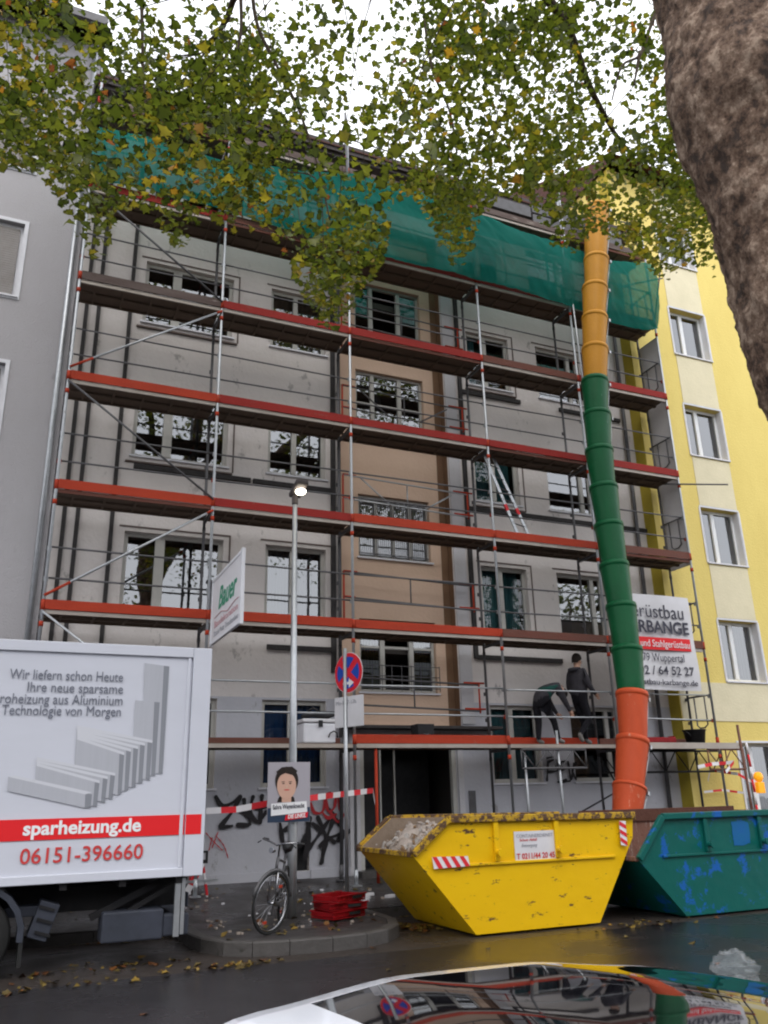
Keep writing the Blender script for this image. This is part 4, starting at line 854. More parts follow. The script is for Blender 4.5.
m_=MB(); m_.obox((.28,TY0+.3,.52),(.2,.3,.36),Matrix.Rotation(R(18),3,'Y')); m_.box(-.1,.3,TY0+.25,TY0+.5,.56,.66); m_.build('tool_holder','greyblue',tk,bevel=.01)
for k in range(3): m_=MB(); m_.obox((.28+.01*k,TY0+.142,.40+.12*k),(.16,.02,.03),Matrix.Rotation(R(18),3,'Y')); m_.build('holder_rib','dark',tk)
def wheel(x,y,r,w_,par):
    wl=MB(); q=Matrix.Rotation(PI/2,3,'X'); wl.lathe([(r*.6,-w_/2),(r*.93,-w_/2),(r,-w_*.36),(r,w_*.36),(r*.93,w_/2),(r*.6,w_/2)],(x,y,r),q,32); o=wl.build('wheel','rubber',par)
    rm=MB(); rm.lathe([(r*.6,-w_*.45),(r*.57,-w_*.1),(r*.3,-w_*.0),(r*.28,w_*.3),(.01,w_*.32)],(x,y,r),q,24); rm.lathe([(r*.6,w_*.45),(r*.57,w_*.1),(.01,0.02)],(x,y,r),q,24)
    for k in range(6): a=k*PI/3; rm.box(x+math.cos(a)*r*.2-.014,x+math.cos(a)*r*.2+.014,y-w_*.36,y-w_*.3,r+math.sin(a)*r*.2-.014,r+math.sin(a)*r*.2+.014)
    rm.build('rim','greyblue',o); return o
for x in (-.42,-4.3):
    for y in (TY0+.22,TY0+1.98): wheel(x,y,.40,.24,tk)
for y0 in (TY0+.04,):
    for xc in (-.42,):
        m_=MB(); n=12; pr=[(xc+.52*math.cos(a),.42+.50*math.sin(a)) for a in np.linspace(-.15,PI+.15,n)]; pi_=[(xc+.46*math.cos(a),.42+.45*math.sin(a)) for a in np.linspace(PI+.15,-.15,n)]; m_.prism_y(pr+pi_,y0,y0+.4); m_.build('mudguard','greyblue',tk)
m_=MB(); m_.box(.06,.1,TY0+.05,TY0+.4,.12,.5); m_.build('mud_flap','rubber',tk)
# cab
cabp=[(-3.0,.5),(-3.0,2.15),(-3.35,2.3),(-4.1,2.25),(-4.75,1.45),(-5.45,1.2),(-5.6,.9),(-5.6,.4),(-4.8,.4),(-4.7,.7),(-4.45,.86),(-4.15,.86),(-3.9,.7),(-3.8,.42)]
m_=MB(); m_.prism_y(cabp,TY0+.12,TY0+2.08); m_.build('cab','white_p',tk,bevel=.03)
m_=MB(); m_.prism_y([(-3.3,1.35),(-3.3,2.08),(-4.0,2.08),(-4.6,1.4)],TY0+.1,TY0+2.1); m_.add([(-4.14,TY0+.25,2.2),(-4.76,TY0+.25,1.48),(-4.76,TY0+1.95,1.48),(-4.14,TY0+1.95,2.2)],[(0,1,2,3)]); m_.build('cab_window','carglass',tk)

# ---------------------------------------------------------------- skips
def skip(label, P, y0, dep, mm, rimm, inm, rib_x, ledge, loc):
    """P: lipL, topL, topR, slopeR, botR, botL as xz points of the side plate"""
    sk = thing('skip_container', label, 'skip', loc, 'skips at the kerb'); lip,tl,tr_,sr,br,bl = P; y1=y0+dep; t=.02
    poly=[lip,tl,tr_,sr,br,bl]
    m_=MB(); m_.prism_y(poly,y0,y0+t); m_.prism_y(poly,y1-t,y1); o=m_.build('side_plate',[mm],sk)
    def slab(a,b,th=.02,inner=True,mat_=mm,name='end_plate'):
        A=Vector((a[0],0,a[1])); B=Vector((b[0],0,b[1])); d=(B-A).normalized(); n=Vector((-d.z,0,d.x))*th; q=MB()
        v=[]; 
        for y in (y0+t+.001,y1-t-.001):
            for p_ in (A,B,B+n,A+n): v.append((p_.x,y,p_.z))
        q.add(v,[(0,1,2,3),(7,6,5,4),(0,4,5,1),(1,5,6,2),(2,6,7,3),(3,7,4,0)]); return q.build(name,mat_,sk)
    slab(bl,lip,-.02); slab(br,sr,.02); slab(sr,tr_,.02); slab(bl,br,.02,name='floor_plate')
    q=MB(); e=.006
    def inn(p_,y): return (p_[0],y,p_[1])
    for y,s_ in ((y0+t+e,1),(y1-t-e,-1)):
        q.add([inn(p_,y) for p_ in poly],[tuple(range(6)) if s_>0 else tuple(reversed(range(6)))])
    A=lambda p_,dx,dz:(p_[0]+dx,p_[1]+dz)
    for a,b in ((A(lip,.06,.0),A(bl,.04,.04)),(A(bl,.04,.04),A(br,-.04,.04)),(A(br,-.04,.04),A(sr,-.05,.0)),(A(sr,-.05,0),A(tr_,-.05,0))):
        q.add([(a[0],y0+t+e,a[1]),(b[0],y0+t+e,b[1]),(b[0],y1-t-e,b[1]),(a[0],y1-t-e,a[1])],[(0,1,2,3)])
    q.build('inside_lining',inm,sk)
    q=MB(); r=.045
    for y in (y0-.0,y1):
        s_=-1 if y==y0 else 1
        for a,b in ((lip,tl),(tl,tr_)):
            q.bar((a[0],y+s_*.03,a[1]-.0),(b[0],y+s_*.03,b[1]-.0),.07,.085)
    q.build('rim',rimm if isinstance(rimm,list) else [mm],sk,bevel=.012)
    q=MB(); q.bar((lip[0]-.01,y0,lip[1]),(lip[0]-.01,y1,lip[1]),.07,.06); q.bar((tr_[0]+.02,y0,tr_[1]-.03),(tr_[0]+.02,y1,tr_[1]-.03),.07,.08); q.build('lip_bar','rust' if inm=='rust' else 'skip_rim',sk,bevel=.01)
    q=MB()
    for y,s_ in ((y0,-1),(y1,1)):
        for x in rib_x: q.box(x-.035,x+.035,y+s_*.045,y+s_*.001,ledge+.02,tl[1]-.05)
        q.box(lip[0]+.42,sr[0]-.35,y+s_*.035,y+s_*.001,ledge-.02,ledge+.012)
    q.build('stiffening_rib',mm,sk,bevel=.006)
    q=MB()
    for x in rib_x[:1]+rib_x[-1:]:
        for y,s_ in ((y0,-1),(y1,1)): q.path([(x,y,ledge+.12),(x,y+s_*.13,ledge+.12)],.035,12); q.path([(x,y+s_*.12,ledge+.12),(x,y+s_*.15,ledge+.12)],.05,12)
    q.build('lifting_lug','dark' if 0 else mm,sk)
    for a,b in (((bl[0]+.1),(br[0]-.1)),):
        q=MB(); q.box(a,b,y0+.15,y0+.27,-.0,.03); q.box(a,b,y1-.27,y1-.15,0,.03); q.build('skid',mm,sk)
    return sk
PYk=[(4.43,.98),(4.93,1.37),(7.86,1.34),(7.82,1.05),(7.13,.03),(5.27,.03)]
ySk=9.95
sk1=skip('yellow rubble skip with phone label standing under the end of the chute',PYk,ySk,1.75,'skip_y',['skip_rim'],'skip_in',[5.62,6.55],.83,(6.2,10.8,0))
# rim plate dirt strip along the top of the front
def stripes(poly_px, y, n, par, name='reflective_plate'):
    P=[atY(a,b,y) for a,b in poly_px]  # tl,tr,br,bl
    w_=MB(); w_.add(P,[(3,2,1,0)]); o=w_.build(name,'tape_w',par); r_=MB()
    for i in range(n):
        a=i/n; b=a+.5/n; sh=.5/n
        tl=P[0].lerp(P[1],a); tr_=P[0].lerp(P[1],b); bl=P[3].lerp(P[2],min(1,a+sh)); br=P[3].lerp(P[2],min(1,b+sh)); r_.add([q+Vector((0,-.004,0)) for q in (tl,tr_,br,bl)],[(3,2,1,0)])
    r_.build('red_stripes','tape_r',o)
stripes([(432,857),(468,856),(470,866),(434,869)],ySk-.05,4,sk1)
P4=[(619,821),(625.5,821),(627.5,846),(621,845)]
P=[atY(a,b,ySk-.05) for a,b in P4]; w_=MB(); w_.add(P,[(3,2,1,0)]); o=w_.build('reflective_plate','tape_w',sk1)
r_=MB()
for i in range(3):
    a=i/3; b=a+.17; L0=P[0].lerp(P[3],a); L1=P[0].lerp(P[3],b); R0=P[1].lerp(P[2],min(1,a+.16)); R1=P[1].lerp(P[2],min(1,b+.16)); r_.add([q+Vector((0,-.004,0)) for q in (L0,R0,R1,L1)],[(3,2,1,0)])
r_.build('red_stripes','tape_r',o)
a=atY(517,862,ySk-.04); b=atY(555,830,ySk-.04)
m_=MB(); m_.box(a.x,b.x,ySk-.012,ySk-.003,a.z,b.z); o=m_.build('phone_label','banner',sk1)
text('lettering','CONTAINERDIENST','txt_grey',o,(a.x+.03,ySk-.016,b.z-.075),width=b.x-a.x-.06,size=.06)
text('lettering','Schutt Abfall','txt_r',o,(a.x+.08,ySk-.016,b.z-.12),width=.26,size=.045)
text('lettering','Entsorgung','txt_grey',o,(a.x+.1,ySk-.016,b.z-.19),width=.24,size=.06,shear=.3)
text('lettering','T 0211/44 20 45','txt_r',o,(a.x+.02,ySk-.016,a.z+.03),width=b.x-a.x-.04,size=.095,bold=.02)
PTk=[(7.74,.78),(8.22,1.31),(11.3,1.31),(11.25,.95),(10.6,.03),(8.46,.03)]
sk2=skip('teal skip with blue paint patches at the right edge beside the yellow skip',PTk,9.8,1.7,'skip_t',['skip_t'],'rust',[8.98,10.02],.80,(9.5,10.6,0))
m_=MB()
c=atY(741,833,9.796); 
sq=lambda v:math.copysign(abs(v)**.45,v)
pts=[(c.x+.17*sq(math.cos(a))*(1+.3*mnoise.noise(Vector((math.cos(a)*2,math.sin(a)*2,5)))),c.z+.17*sq(math.sin(a))*(1+.3*mnoise.noise(Vector((math.cos(a)*2,math.sin(a)*2,9))))) for a in np.linspace(0,2*PI,25)[:-1]]
m_.add([(x,9.794,z) for x,z in pts],[tuple(range(len(pts)))]); m_.build('painted_over_patch','blue_spray',sk2)
m_=MB(); m_.box(8.05,11.25,11.44,11.47,1.2,1.385); m_.build('back_flange','rust_dk',sk2,bevel=.005)
# rubble in the yellow skip
m_=MB(); nx,ny=46,24; vs=[]
for i in range(nx+1):
    for j in range(ny+1):
        x=4.52+(7.74-4.52)*i/nx; y=9.99+1.67*j/ny; u=(x-4.5)/.5; z=(1.0+.27*min(1,max(0,(x-4.5)/.6))) if x<6 else 1.26-.1*(x-6)/1.7
        z+=.10*mnoise.noise(Vector((x*2.6,y*2.6,0)))+.05*mnoise.noise(Vector((x*8,y*8,4)))-.05; e=min(i,nx-i,j,ny-j); z-= .12*max(0,1-e/3); z=max(z,.03+(5.27-x)*1.131+.05)
        vs.append((x,y,z))
m_.add(vs,[(i*(ny+1)+j,(i+1)*(ny+1)+j,(i+1)*(ny+1)+j+1,i*(ny+1)+j+1) for i in range(nx) for j in range(ny)])
rng=random.Random(3)
for q in range(620):
    x=rng.uniform(4.6,6.6) if q<330 else rng.uniform(4.6,7.6); y=rng.uniform(10.05,11.6); z=(1.0+.27*min(1,max(0,(x-4.5)/.6))) if x<6 else 1.26-.1*(x-6)/1.7
    z+=.10*mnoise.noise(Vector((x*2.6,y*2.6,0)))-.04; s_=rng.uniform(.015,.06); from mathutils import Euler
    rm=Euler((rng.uniform(0,6),rng.uniform(0,6),rng.uniform(0,6))).to_matrix(); m_.obox((x,y,z),(s_*rng.uniform(.8,2),s_,s_*rng.uniform(.4,1)),rm,rng.choice((0,1,1,0,2)))
tag(m_.build('rubble_heap',['gravel','chunk','wood']),'heap of broken plaster and bricks filling the yellow skip','rubble',kind='stuff')

# ---------------------------------------------------------------- street lamp with poster
lx,ly = 3.45,11.75
b0=atZ(291.5,918,.14); lx,ly=b0.x,b0.y; tp_=atY(295,498,ly)
lamp = thing('street_lamp','grey street lamp post with its small head lit, standing on the pavement corner','street lamp',(lx,ly,.14))
m_=MB(); H=tp_.z; m_.path([(lx,ly,.1),(lx,ly,1.0),(lx+(tp_.x-lx)*.3,ly,2.4),(tp_.x,ly,H)],[.068,.066,.055,.036],16); m_.build('pole','galv',lamp)
m_=MB(); hx=tp_.x
rr=Matrix.Rotation(R(-14),3,'X')
m_.path([(hx,ly,H-.12),(hx,ly,H+.05)],.05,12); m_.obox((hx+.02,ly-.12,H+.12),(.20,.44,.09),rr); m_.build('lamp_head','fascia',lamp,bevel=.03)
m_=MB(); m_.lathe([(.085,0),(.078,-.02),(.045,-.035),(.001,-.038)],Vector((hx+.03,ly-.20,H+.045)),rr,20); m_.build('lens','lens',lamp)
po = thing('election_poster','election poster with portrait of a short haired person tied to the lamp post','poster',(lx,ly-.1,1.3))
py=ly-.11; A=atY(267,823,py); B=atY(309,762,py); x0,x1,z0,z1=A.x,A.x+.62,A.z,B.z
m_=MB(); m_.box(x0,x1,py,py+.012,z0,z1); m_.build('board','post_bg',po)
def disc(cx,cz,rx,rz,y,m,name,n=28,a0=0,a1=2*PI,cut=None):
    m_=MB(); pts=[(cx+rx*math.cos(a),y,cz+rz*math.sin(a)) for a in np.linspace(a0,a1,n)]; m_.add(pts,[tuple(range(n))]); return m_.build(name,m,po)
W_=x1-x0; Hh=z1-z0; cx=x0+W_*.44; cz=z0+Hh*.64
m_=MB(); m_.box(x0+.004,x1-.004,py-.004,py-.002,z0+.004,z0+Hh*.24); m_.build('navy_footer','post_navy',po)
def polyp(pts,y,m,name): m_=MB(); m_.add([(x0+W_*u,y,z0+Hh*v) for u,v in pts],[tuple(range(len(pts)))]); return m_.build(name,m,po)
polyp([(.22,.33),(.64,.33),(.62,.40),(.56,.44),(.30,.44),(.25,.40)],py-.003,'hair','printed_collar')
polyp([(.33,.33),(.55,.33),(.55,.52),(.33,.52)],py-.005,'skin_p','printed_neck')
disc(cx,cz+.04,W_*.275,Hh*.235,py-.007,'hair','printed_hair'); disc(cx-.002,cz-.03,W_*.225,Hh*.225,py-.009,'skin_p','printed_face')
polyp([(.24,.76),(.40,.815),(.62,.77),(.69,.85),(.56,.925),(.32,.915),(.19,.84)],py-.011,'hair','printed_fringe')
for s_ in (-1,1): disc(cx+s_*W_*.08,cz-.0,W_*.03,Hh*.009,py-.0115,'hair','printed_eye',12); disc(cx+s_*W_*.085,cz+.022,W_*.045,Hh*.006,py-.0113,'hair','printed_brow',12)
disc(cx,cz-.04,W_*.018,Hh*.022,py-.0115,'tan','printed_nose',12); disc(cx,cz-.085,W_*.07,Hh*.010,py-.0115,'txt_r','printed_mouth',12)
polyp([(.08,.11),(.93,.16),(.91,.34),(.08,.31)],py-.013,'txt_w','name_strip'); polyp([(.40,.03),(.93,.07),(.95,.16),(.42,.12)],py-.015,'sign_red','party_strip')
text('lettering','Sahra Wagenknecht','txt_dk',po,(x0+W_*.12,py-.0155,z0+Hh*.215),width=W_*.74,size=.085,rot=(PI/2,R(-2),0),bold=.02)
text('lettering','DIE LINKE.','txt_w',po,(x0+W_*.47,py-.017,z0+Hh*.06),width=W_*.42,size=.075,rot=(PI/2,R(-3),0),bold=.03,shear=.2)

# ---------------------------------------------------------------- no stopping sign
nb=atZ(347,905,.15); sx,sy=nb.x,nb.y; sy=12.25; q=atY(347,893,sy); sx=q.x
ns=thing('traffic_sign','round blue and red no stopping sign with white plate on a grey post','traffic sign',(sx,sy,.15))
zt=atY(349,650,sy).z
m_=MB(); m_.path([(sx,sy,.12),(sx,sy,zt+.02)],.03,12); m_.build('post','galv',ns)
zc=atY(349,673,sy).z; ang=R(-53)            # plate turned towards traffic from the left
Rn=Matrix.Rotation(ang-YAW*.6,3,'Z'); nrm=Rn@Vector((0,-1,0)); ex=Rn@Vector((1,0,0)); C0=Vector((sx+.085,sy-.02,zc))+nrm*.045
def sdisc(r,off,m,name,poly=None,par=ns):
    m_=MB(); pts=[(r*math.cos(a),r*math.sin(a)) for a in np.linspace(0,2*PI,41)[:-1]] if poly is None else poly
    F=[C0+ex*u+Vector((0,0,v))+nrm*off for u,v in pts]; Bk=[p_-nrm*.004 for p_ in F]; n=len(F); m_.add(F+Bk,[tuple(range(n)),tuple(reversed(range(n,2*n)))]+[(i,i+n,(i+1)%n+n,(i+1)%n) for i in range(n)]); return m_.build(name,m,par)
rs=abs(atY(349,652.5,sy).z-atY(349,693,sy).z)/2
dk=sdisc(rs,0,'tape_w','sign_disc'); sdisc(rs*.97,.006,'sign_red','red_ring',par=dk)
for k in range(4):
    a0=k*PI/2; pts=[]
    for a in np.linspace(-.55,.55,9): pts.append((rs*.78*math.cos(a0+a),rs*.78*math.sin(a0+a)))
    pts.append((rs*.2*math.cos(a0),rs*.2*math.sin(a0))); sdisc(0,.012,'sign_blue','blue_field',pts,par=dk)
h=rs*-.52; sdisc(0,.017,'tape_w','arrow',[(-.11,h-.02),(.02,h-.02),(.02,h-.07),(.13,h),(.02,h+.07),(.02,h+.02),(-.11,h+.02)],par=dk)
zp0=atY(349,727,sy).z; zp1=atY(349,696.5,sy).z; w2=rs*1.02
for nm,pp,m,off in (('supplementary_plate',[(-w2,zp0-zc),(w2,zp0-zc),(w2,zp1-zc),(-w2,zp1-zc)],'banner',0),): pl=sdisc(0,off,m,nm,pp)
text('lettering','Mo-Fr 7-17h','txt_grey',pl,C0+ex*(-w2*.9)+Vector((0,0,zp1-zc-.12))+nrm*.004,width=w2*1.4,size=.09,rot=(PI/2,0,ang-YAW*.6))

# ---------------------------------------------------------------- bicycle leaning at the lamp
bkc=atZ(267,935,.15); 
bk=thing('bicycle','old bicycle with chrome mudguard leaning against the lamp post','bicycle',(bkc.x,bkc.y,.15))
r=.345; hd=atan=None
vd=math.atan2(bkc.x-CAM.x,bkc.y-CAM.y)          # view direction at the wheel
ba=vd+R(9)                                       # body runs away from the camera
Fd=Vector((-math.sin(ba),-math.cos(ba),0)); Sd=Vector((Fd.y,-Fd.x,0)); Z_=Vector((0,0,1)); lean=(Z_+Sd*-.12).normalized()
F0=Vector((bkc.x,bkc.y,.15))+lean*r; R0=F0-Fd*1.05
st=R(30); fd2=(Fd*math.cos(st)+Sd*math.sin(st)); 
def bwheel(c,fdir,par):
    up=(lean-fdir*lean.dot(fdir)).normalized(); ring=lambda rr:[c+(fdir*math.cos(a)+up*math.sin(a))*rr for a in np.linspace(0,2*PI,41)[:-1]]
    m_=MB(); m_.path(ring(r-.016),.017,8,closed=True); o=m_.build('wheel','rubber',par); m_=MB(); m_.path(ring(r-.040),.011,6,closed=True); 
    ax=fdir.cross(up); m_.path([c-ax*.045,c+ax*.045],.02,8); m_.build('rim','chrome',o)
    m_=MB()
    for k in range(24):
        a=2*PI*k/24; m_.path([c+ax*(.025 if k%2 else -.025),c+(fdir*math.cos(a)+up*math.sin(a))*(r-.045)],.0022,4,cap=False)
    m_.build('spokes','chrome',o)
    for k in (0,1): 
        a=2.3+PI*k*.9; m_=MB(); m_.obox(c+(fdir*math.cos(a)+up*math.sin(a))*(r-.12),(.06,.02,.03),Matrix((fdir,ax,up)).transposed()); m_.build('reflector','orange',o)
    return up
up=bwheel(F0,fd2,bk); bwheel(R0,Fd,bk)
head=F0+lean*.50-Fd*.12; hb=F0+lean*.36-Fd*.08; bb=F0-Fd*.62-lean*.06; seat=bb-Fd*.18+lean*.56
m_=MB(); m_.path([hb,head],.02,8); m_.path([hb,bb],.017,8); m_.path([head-lean*.02,seat-lean*.1],.016,8); m_.path([bb,seat],.015,8); m_.path([bb,R0],.011,6); m_.path([seat-lean*.08,R0],.01,6); m_.build('frame','galv_dk',bk)
m_=MB(); ax=fd2.cross(lean).normalized()
for s_ in(-1,1): m_.path([F0+ax*.055*s_,F0+ax*.05*s_+lean*.33,hb],.011,6)
m_.build('fork','chrome',bk)
m_=MB(); m_.path([F0+(fd2*math.cos(a)+lean*math.sin(a))*(r+.02) for a in np.linspace(.3,PI-.1,14)],.02,6); m_.build('front_mudguard','galv_dk',bk)
stem=head+lean*.14; m_=MB(); m_.path([head,stem,stem+fd2*.06],.012,8); hbp=stem+fd2*.06; m_.path([hbp+ax*-.28-fd2*.16+lean*.03,hbp+ax*-.24-fd2*.02+lean*.05,hbp+ax*-.1+lean*.03,hbp,hbp+ax*.1+lean*.03,hbp+ax*.24-fd2*.02+lean*.05,hbp+ax*.28-fd2*.16+lean*.03],.011,8); hbo=m_.build('handlebar','chrome',bk)
m_=MB()
for s_ in(-1,1): m_.path([hbp+ax*.285*s_-fd2*.18+lean*.03,hbp+ax*.262*s_-fd2*.07+lean*.045],.017,8); m_.path([hbp+ax*.25*s_+lean*.03,hbp+ax*.30*s_-fd2*.0+lean*.0],.007,5)
m_.build('grip','black',hbo)
m_=MB(); m_.path([hbp+fd2*.03-lean*.06,hbp+fd2*.1-lean*.05],[.02,.035],10); m_.build('headlight','chrome',bk)
m_=MB(); m_.path([seat-lean*.02,seat+lean*.06],.013,6); m_.path([seat+lean*.08-Fd*.12,seat+lean*.085,seat+lean*.08+Fd*.14],[.075,.06,.02],8); m_.build('saddle','black',bk)
m_=MB(); m_.path([bb-ax*.06,bb+ax*.06],.045,10); m_.path([bb+ax*.08,bb+ax*.08-lean*.16,bb+ax*.16-lean*.16],.01,6); m_.build('crank','galv_dk',bk)

# ---------------------------------------------------------------- red stacked panels beside the sign
sb=atZ(345,920,.15)
for k in range(3):
    m_=MB(); c=Vector((sb.x+.0+[.0,.03,.02][k],sb.y+.25,(.16+.095*k))); a=R([22,9,30][k]); rm=Matrix.Rotation(a,3,'Z'); W2,D2,H2=.58,.44,.09
    m_.obox(c+Vector((0,0,.012)),(W2,D2,.016),rm)
    for q in range(2):
        s_=1 if q else -1; m_.obox(c+rm@Vector((0,s_*(D2/2-.012),.058)),(W2,.022,.06),rm); m_.obox(c+rm@Vector((s_*(W2/2-.012),0,.058)),(.022,D2-.05,.06),rm)
        m_.obox(c+rm@Vector((0,s_*(D2/2+.003),.09)),(W2+.04,.03,.015),rm)
    for q in range(-3,4): m_.obox(c+rm@Vector((q*.09,-(D2/2+.002),.055)),(.014,.012,.06),rm)
    o=m_.build('crate','redplastic',bevel=.004)
    tag(o,['bottom tray in the stack of three red plastic trays beside the sign post','middle tray in the stack of three red plastic trays beside the sign post','top tray in the stack of three red plastic trays beside the sign post'][k],'crate','red trays stacked on the pavement')
    q_=MB(); q_.obox(c+rm@Vector((.08,-(D2/2+.0205),.06)),(.2,.004,.035),rm); q_.build('grip_slot','black',o)

# ---------------------------------------------------------------- barrier tape, trestle, warning lamp
def tape(pts, w_, label, name='barrier_tape', period=.5, par=None):
    P=[Vector(p) for p in pts]; m_=MB(); total=0; k=0
    for i in range(len(P)-1):
        a,b=P[i],P[i+1]; L_=(b-a).length; n=max(1,int(round(L_/(period/2))))
        for j in range(n):
            p0=a.lerp(b,j/n); p1=a.lerp(b,(j+1)/n); tw0=.25*math.sin(k*1.1); tw1=.25*math.sin((k+1)*1.1); u0=Vector((0,tw0,1)).normalized()*w_/2; u1=Vector((0,tw1,1)).normalized()*w_/2
            m_.add([p0-u0,p1-u1,p1+u1,p0+u0],[(0,1,2,3)],k%2,True); k+=1
    o=m_.build(name,['tape_w','tape_r'],par); 
    if label: tag(o,label,'barrier tape','red and white barrier tapes')
    return o
tA=atY(206,811,12.5); tB=atY(267,803.5,12.0); tC=atY(318,797,12.3); tD=atY(373,790.5,FY)
tape([tA,tA.lerp(tB,.5)-Vector((0,0,.03)),tB,tC,tC.lerp(tD,.5),tD,tD+Vector((.02,-.03,-.2))],.085,'red and white tape stretched from the truck past the lamp to the door post')
t2=[atY(700,766,FY),atY(716,760,FY-.1),atY(738,764,FY),atY(730,772,FY-.05),atY(708,768,FY)]
tape([atY(698,767,FY),atY(712,764,FY-.05),atY(726,763,FY-.05),atY(734,762,FY-.05),atY(726,772,FY-.05)],.07,'tangled red and white tape strung under the right end of the scaffold',period=.4)
tape([atY(704,792,IY-.1),atY(722,790,IY-.1),atY(745,793,IY-.1)],.045,'lower thin red and white tape line against the yellow wall',period=.45)
tape([atY(708,781,IY),atY(710,770,IY),atY(738,774,FY),atY(754,783,FY)],.06,'slanting red and white tape hanging beside the orange warning lamp',period=.36)
wl=atY(762,783,13.2)
wt=thing('warning_lamp','orange site warning lamp hung on the striped post at the right edge','lamp',(wl.x,13.2,wl.z-.2))
wl=atY(759,781,FY-.12); m_=MB(); m_.box(wl.x-.09,wl.x+.09,wl.y-.05,wl.y+.05,wl.z-.24,wl.z-.02); m_.build('battery_case','amberlens',wt,bevel=.015)
m_=MB(); q90=Matrix.Rotation(PI/2,3,'X'); m_.lathe([(.001,.06),(.08,.055),(.1,.03),(.1,-.03),(.08,-.055),(.001,-.06)],(wl.x,wl.y,wl.z+.08),q90,24); m_.build('lens','amberlens',wt)
sp=MB()
for k in range(9):
    z0=.34+k*.25; sp.path([(14.06,FY-.06,z0),(14.04,FY-.06,z0+.25)],.024,10,mi=k%2)
tag(sp.build('marker_post',['tape_w','tape_r']),'red and white striped marker post at the right end of the scaffold','post')
# trestle behind the truck
tb_=atZ(197,908,.15); tr0=thing('barrier_trestle','red and white folding trestle behind the white truck','barrier',(tb_.x,tb_.y,.15))
def striped(a,b,w_,n,par,name):
    a=Vector(a); b=Vector(b); m_=MB()
    for i in range(n): m_.bar(a.lerp(b,i/n),a.lerp(b,(i+1)/n),.03,w_,i%2)
    return m_.build(name,['tape_r','tape_w'],par)
tx,ty=tb_.x,tb_.y
ap=atY(203,862,ty)
striped((tx-.28,ty,.16),(ap.x,ty,ap.z),.09,4,tr0,'leg'); striped((ap.x,ty+.03,ap.z),(ap.x+.12,ty+.04,.16),.07,4,tr0,'leg'); m_=MB(); m_.box(ap.x-.07,ap.x+.07,ty-.02,ty+.05,ap.z-.02,ap.z+.03); m_.box(ap.x-.07,ap.x-.045,ty-.02,ty+.05,ap.z+.03,ap.z+.13); m_.box(ap.x+.045,ap.x+.07,ty-.02,ty+.05,ap.z+.03,ap.z+.13); m_.box(ap.x-.07,ap.x+.07,ty-.02,ty+.05,ap.z+.13,ap.z+.16); m_.build('handle','black',tr0)
m_=MB(); m_.box(tx-.35,tx+.3,ty-.02,ty+.01,.5,.54); m_.build('crossbar','galv',tr0)
rc=atZ(188,903,.15); m_=MB(); m_.lathe([(.001,.0),(.06,.0),(.07,.02),(.07,.42),(.05,.48),(.03,.5),(.03,.56),(.001,.57)],(rc.x,rc.y+.1,.15),n=18); tag(m_.build('fire_extinguisher','redplastic'),'red cylinder standing on the pavement behind the truck','cylinder')
lt=[atZ(200,910,.17),atZ(212,908,.17),atZ(222,911,.17),atZ(236,908,.17),atZ(246,906,.17),atZ(250,908,.17)]
m_=MB(); k=0
for i in range(len(lt)-1):
    for j in range(3):
        a=lt[i].lerp(lt[i+1],j/3); b=lt[i].lerp(lt[i+1],(j+1)/3); u=Vector((.0,.05,.03*math.sin(k))); m_.add([a-u,b-u,b+u,a+u],[(0,1,2,3)],k%2,True); k+=1
tag(m_.build('barrier_tape',['tape_w','tape_r']),'loose red and white tape lying on the pavement by the house wall','barrier tape')
# timber block by the skip
tbk=atZ(437,922,0); m_=MB(); m_.obox((tbk.x,tbk.y+.1,.11),(.24,.4,.2),Matrix.Rotation(R(30),3,'Z')); tag(m_.build('timber_block','wood',bevel=.01),'brown timber block on the ground under the low end of the yellow skip','block')

# ---------------------------------------------------------------- white car in front
car=thing('parked_car','white car with black glass roof parked directly in front of the camera','car',(.9,1.2,0))
def lerp_tab(tab,x):
    for (a,fa),(b,fb) in zip(tab,tab[1:]):
        if a<=x<=b:
            t=(x-a)/(b-a); t=t*t*(3-2*t)*.5+t*.5; return fa+(fb-fa)*t
    return tab[0][1] if x<tab[0][0] else tab[-1][1]
top=[(-1.55,.62),(-1.3,.74),(-.75,.86),(-.42,.92),(.0,1.13),(.27,1.21),(.62,1.245),(.95,1.245),(1.25,1.215),(1.55,1.15),(1.85,1.065),(2.25,.95),(2.5,.93),(2.62,.72)]
belt=[(-1.55,.55),(-1.2,.66),(-.4,.80),(.6,.84),(1.9,.88),(2.62,.66)]
yc=1.22
hw=lambda x: .84*(1-max(0,(-x-.75)/.8)**2.2*.35)*(1-max(0,(x-1.9)/.75)**2*.25)
rw=[(-1.55,.60),(-.42,.72),(.2,.72),(.62,.74),(1.2,.72),(1.8,.64),(2.3,.60),(2.62,.6)]
xs=[-1.55+(2.62+1.55)*i/84 for i in range(85)]
def section(x):
    T=lerp_tab(top,x); B=min(lerp_tab(belt,x),T-.03); w_=hw(x); r_=min(lerp_tab(rw,x),w_-.03); s=[]
    s.append((-w_*.92,.2)); s.append((-w_*.99,.34)); s.append((-w_,.55*B+.15)); s.append((-w_*.975,B-.04)); s.append((-w_*.95,B)); s.append((-(r_+.055),T-.075 if T-B>.1 else T-.02)); s.append((-(r_+.035),T-.035 if T-B>.1 else T-.014)); s.append((-r_,T-.006)); s.append((-(r_-.065),T))
    for q in (-.6,-.2): s.append(((r_-.065)*q*1.,T+.028*(1-q*q)))
    return s+[(-a,b) for a,b in reversed(s)]
secs=[section(x) for x in xs]; nS=len(secs[0]); parts={}
def faces(i0,j0): return
V=[[(xs[i],yc+a,b) for a,b in secs[i]] for i in range(len(xs))]
mbs={k:MB() for k in('body','windscreen','glass_roof','rear_window','side_window')}
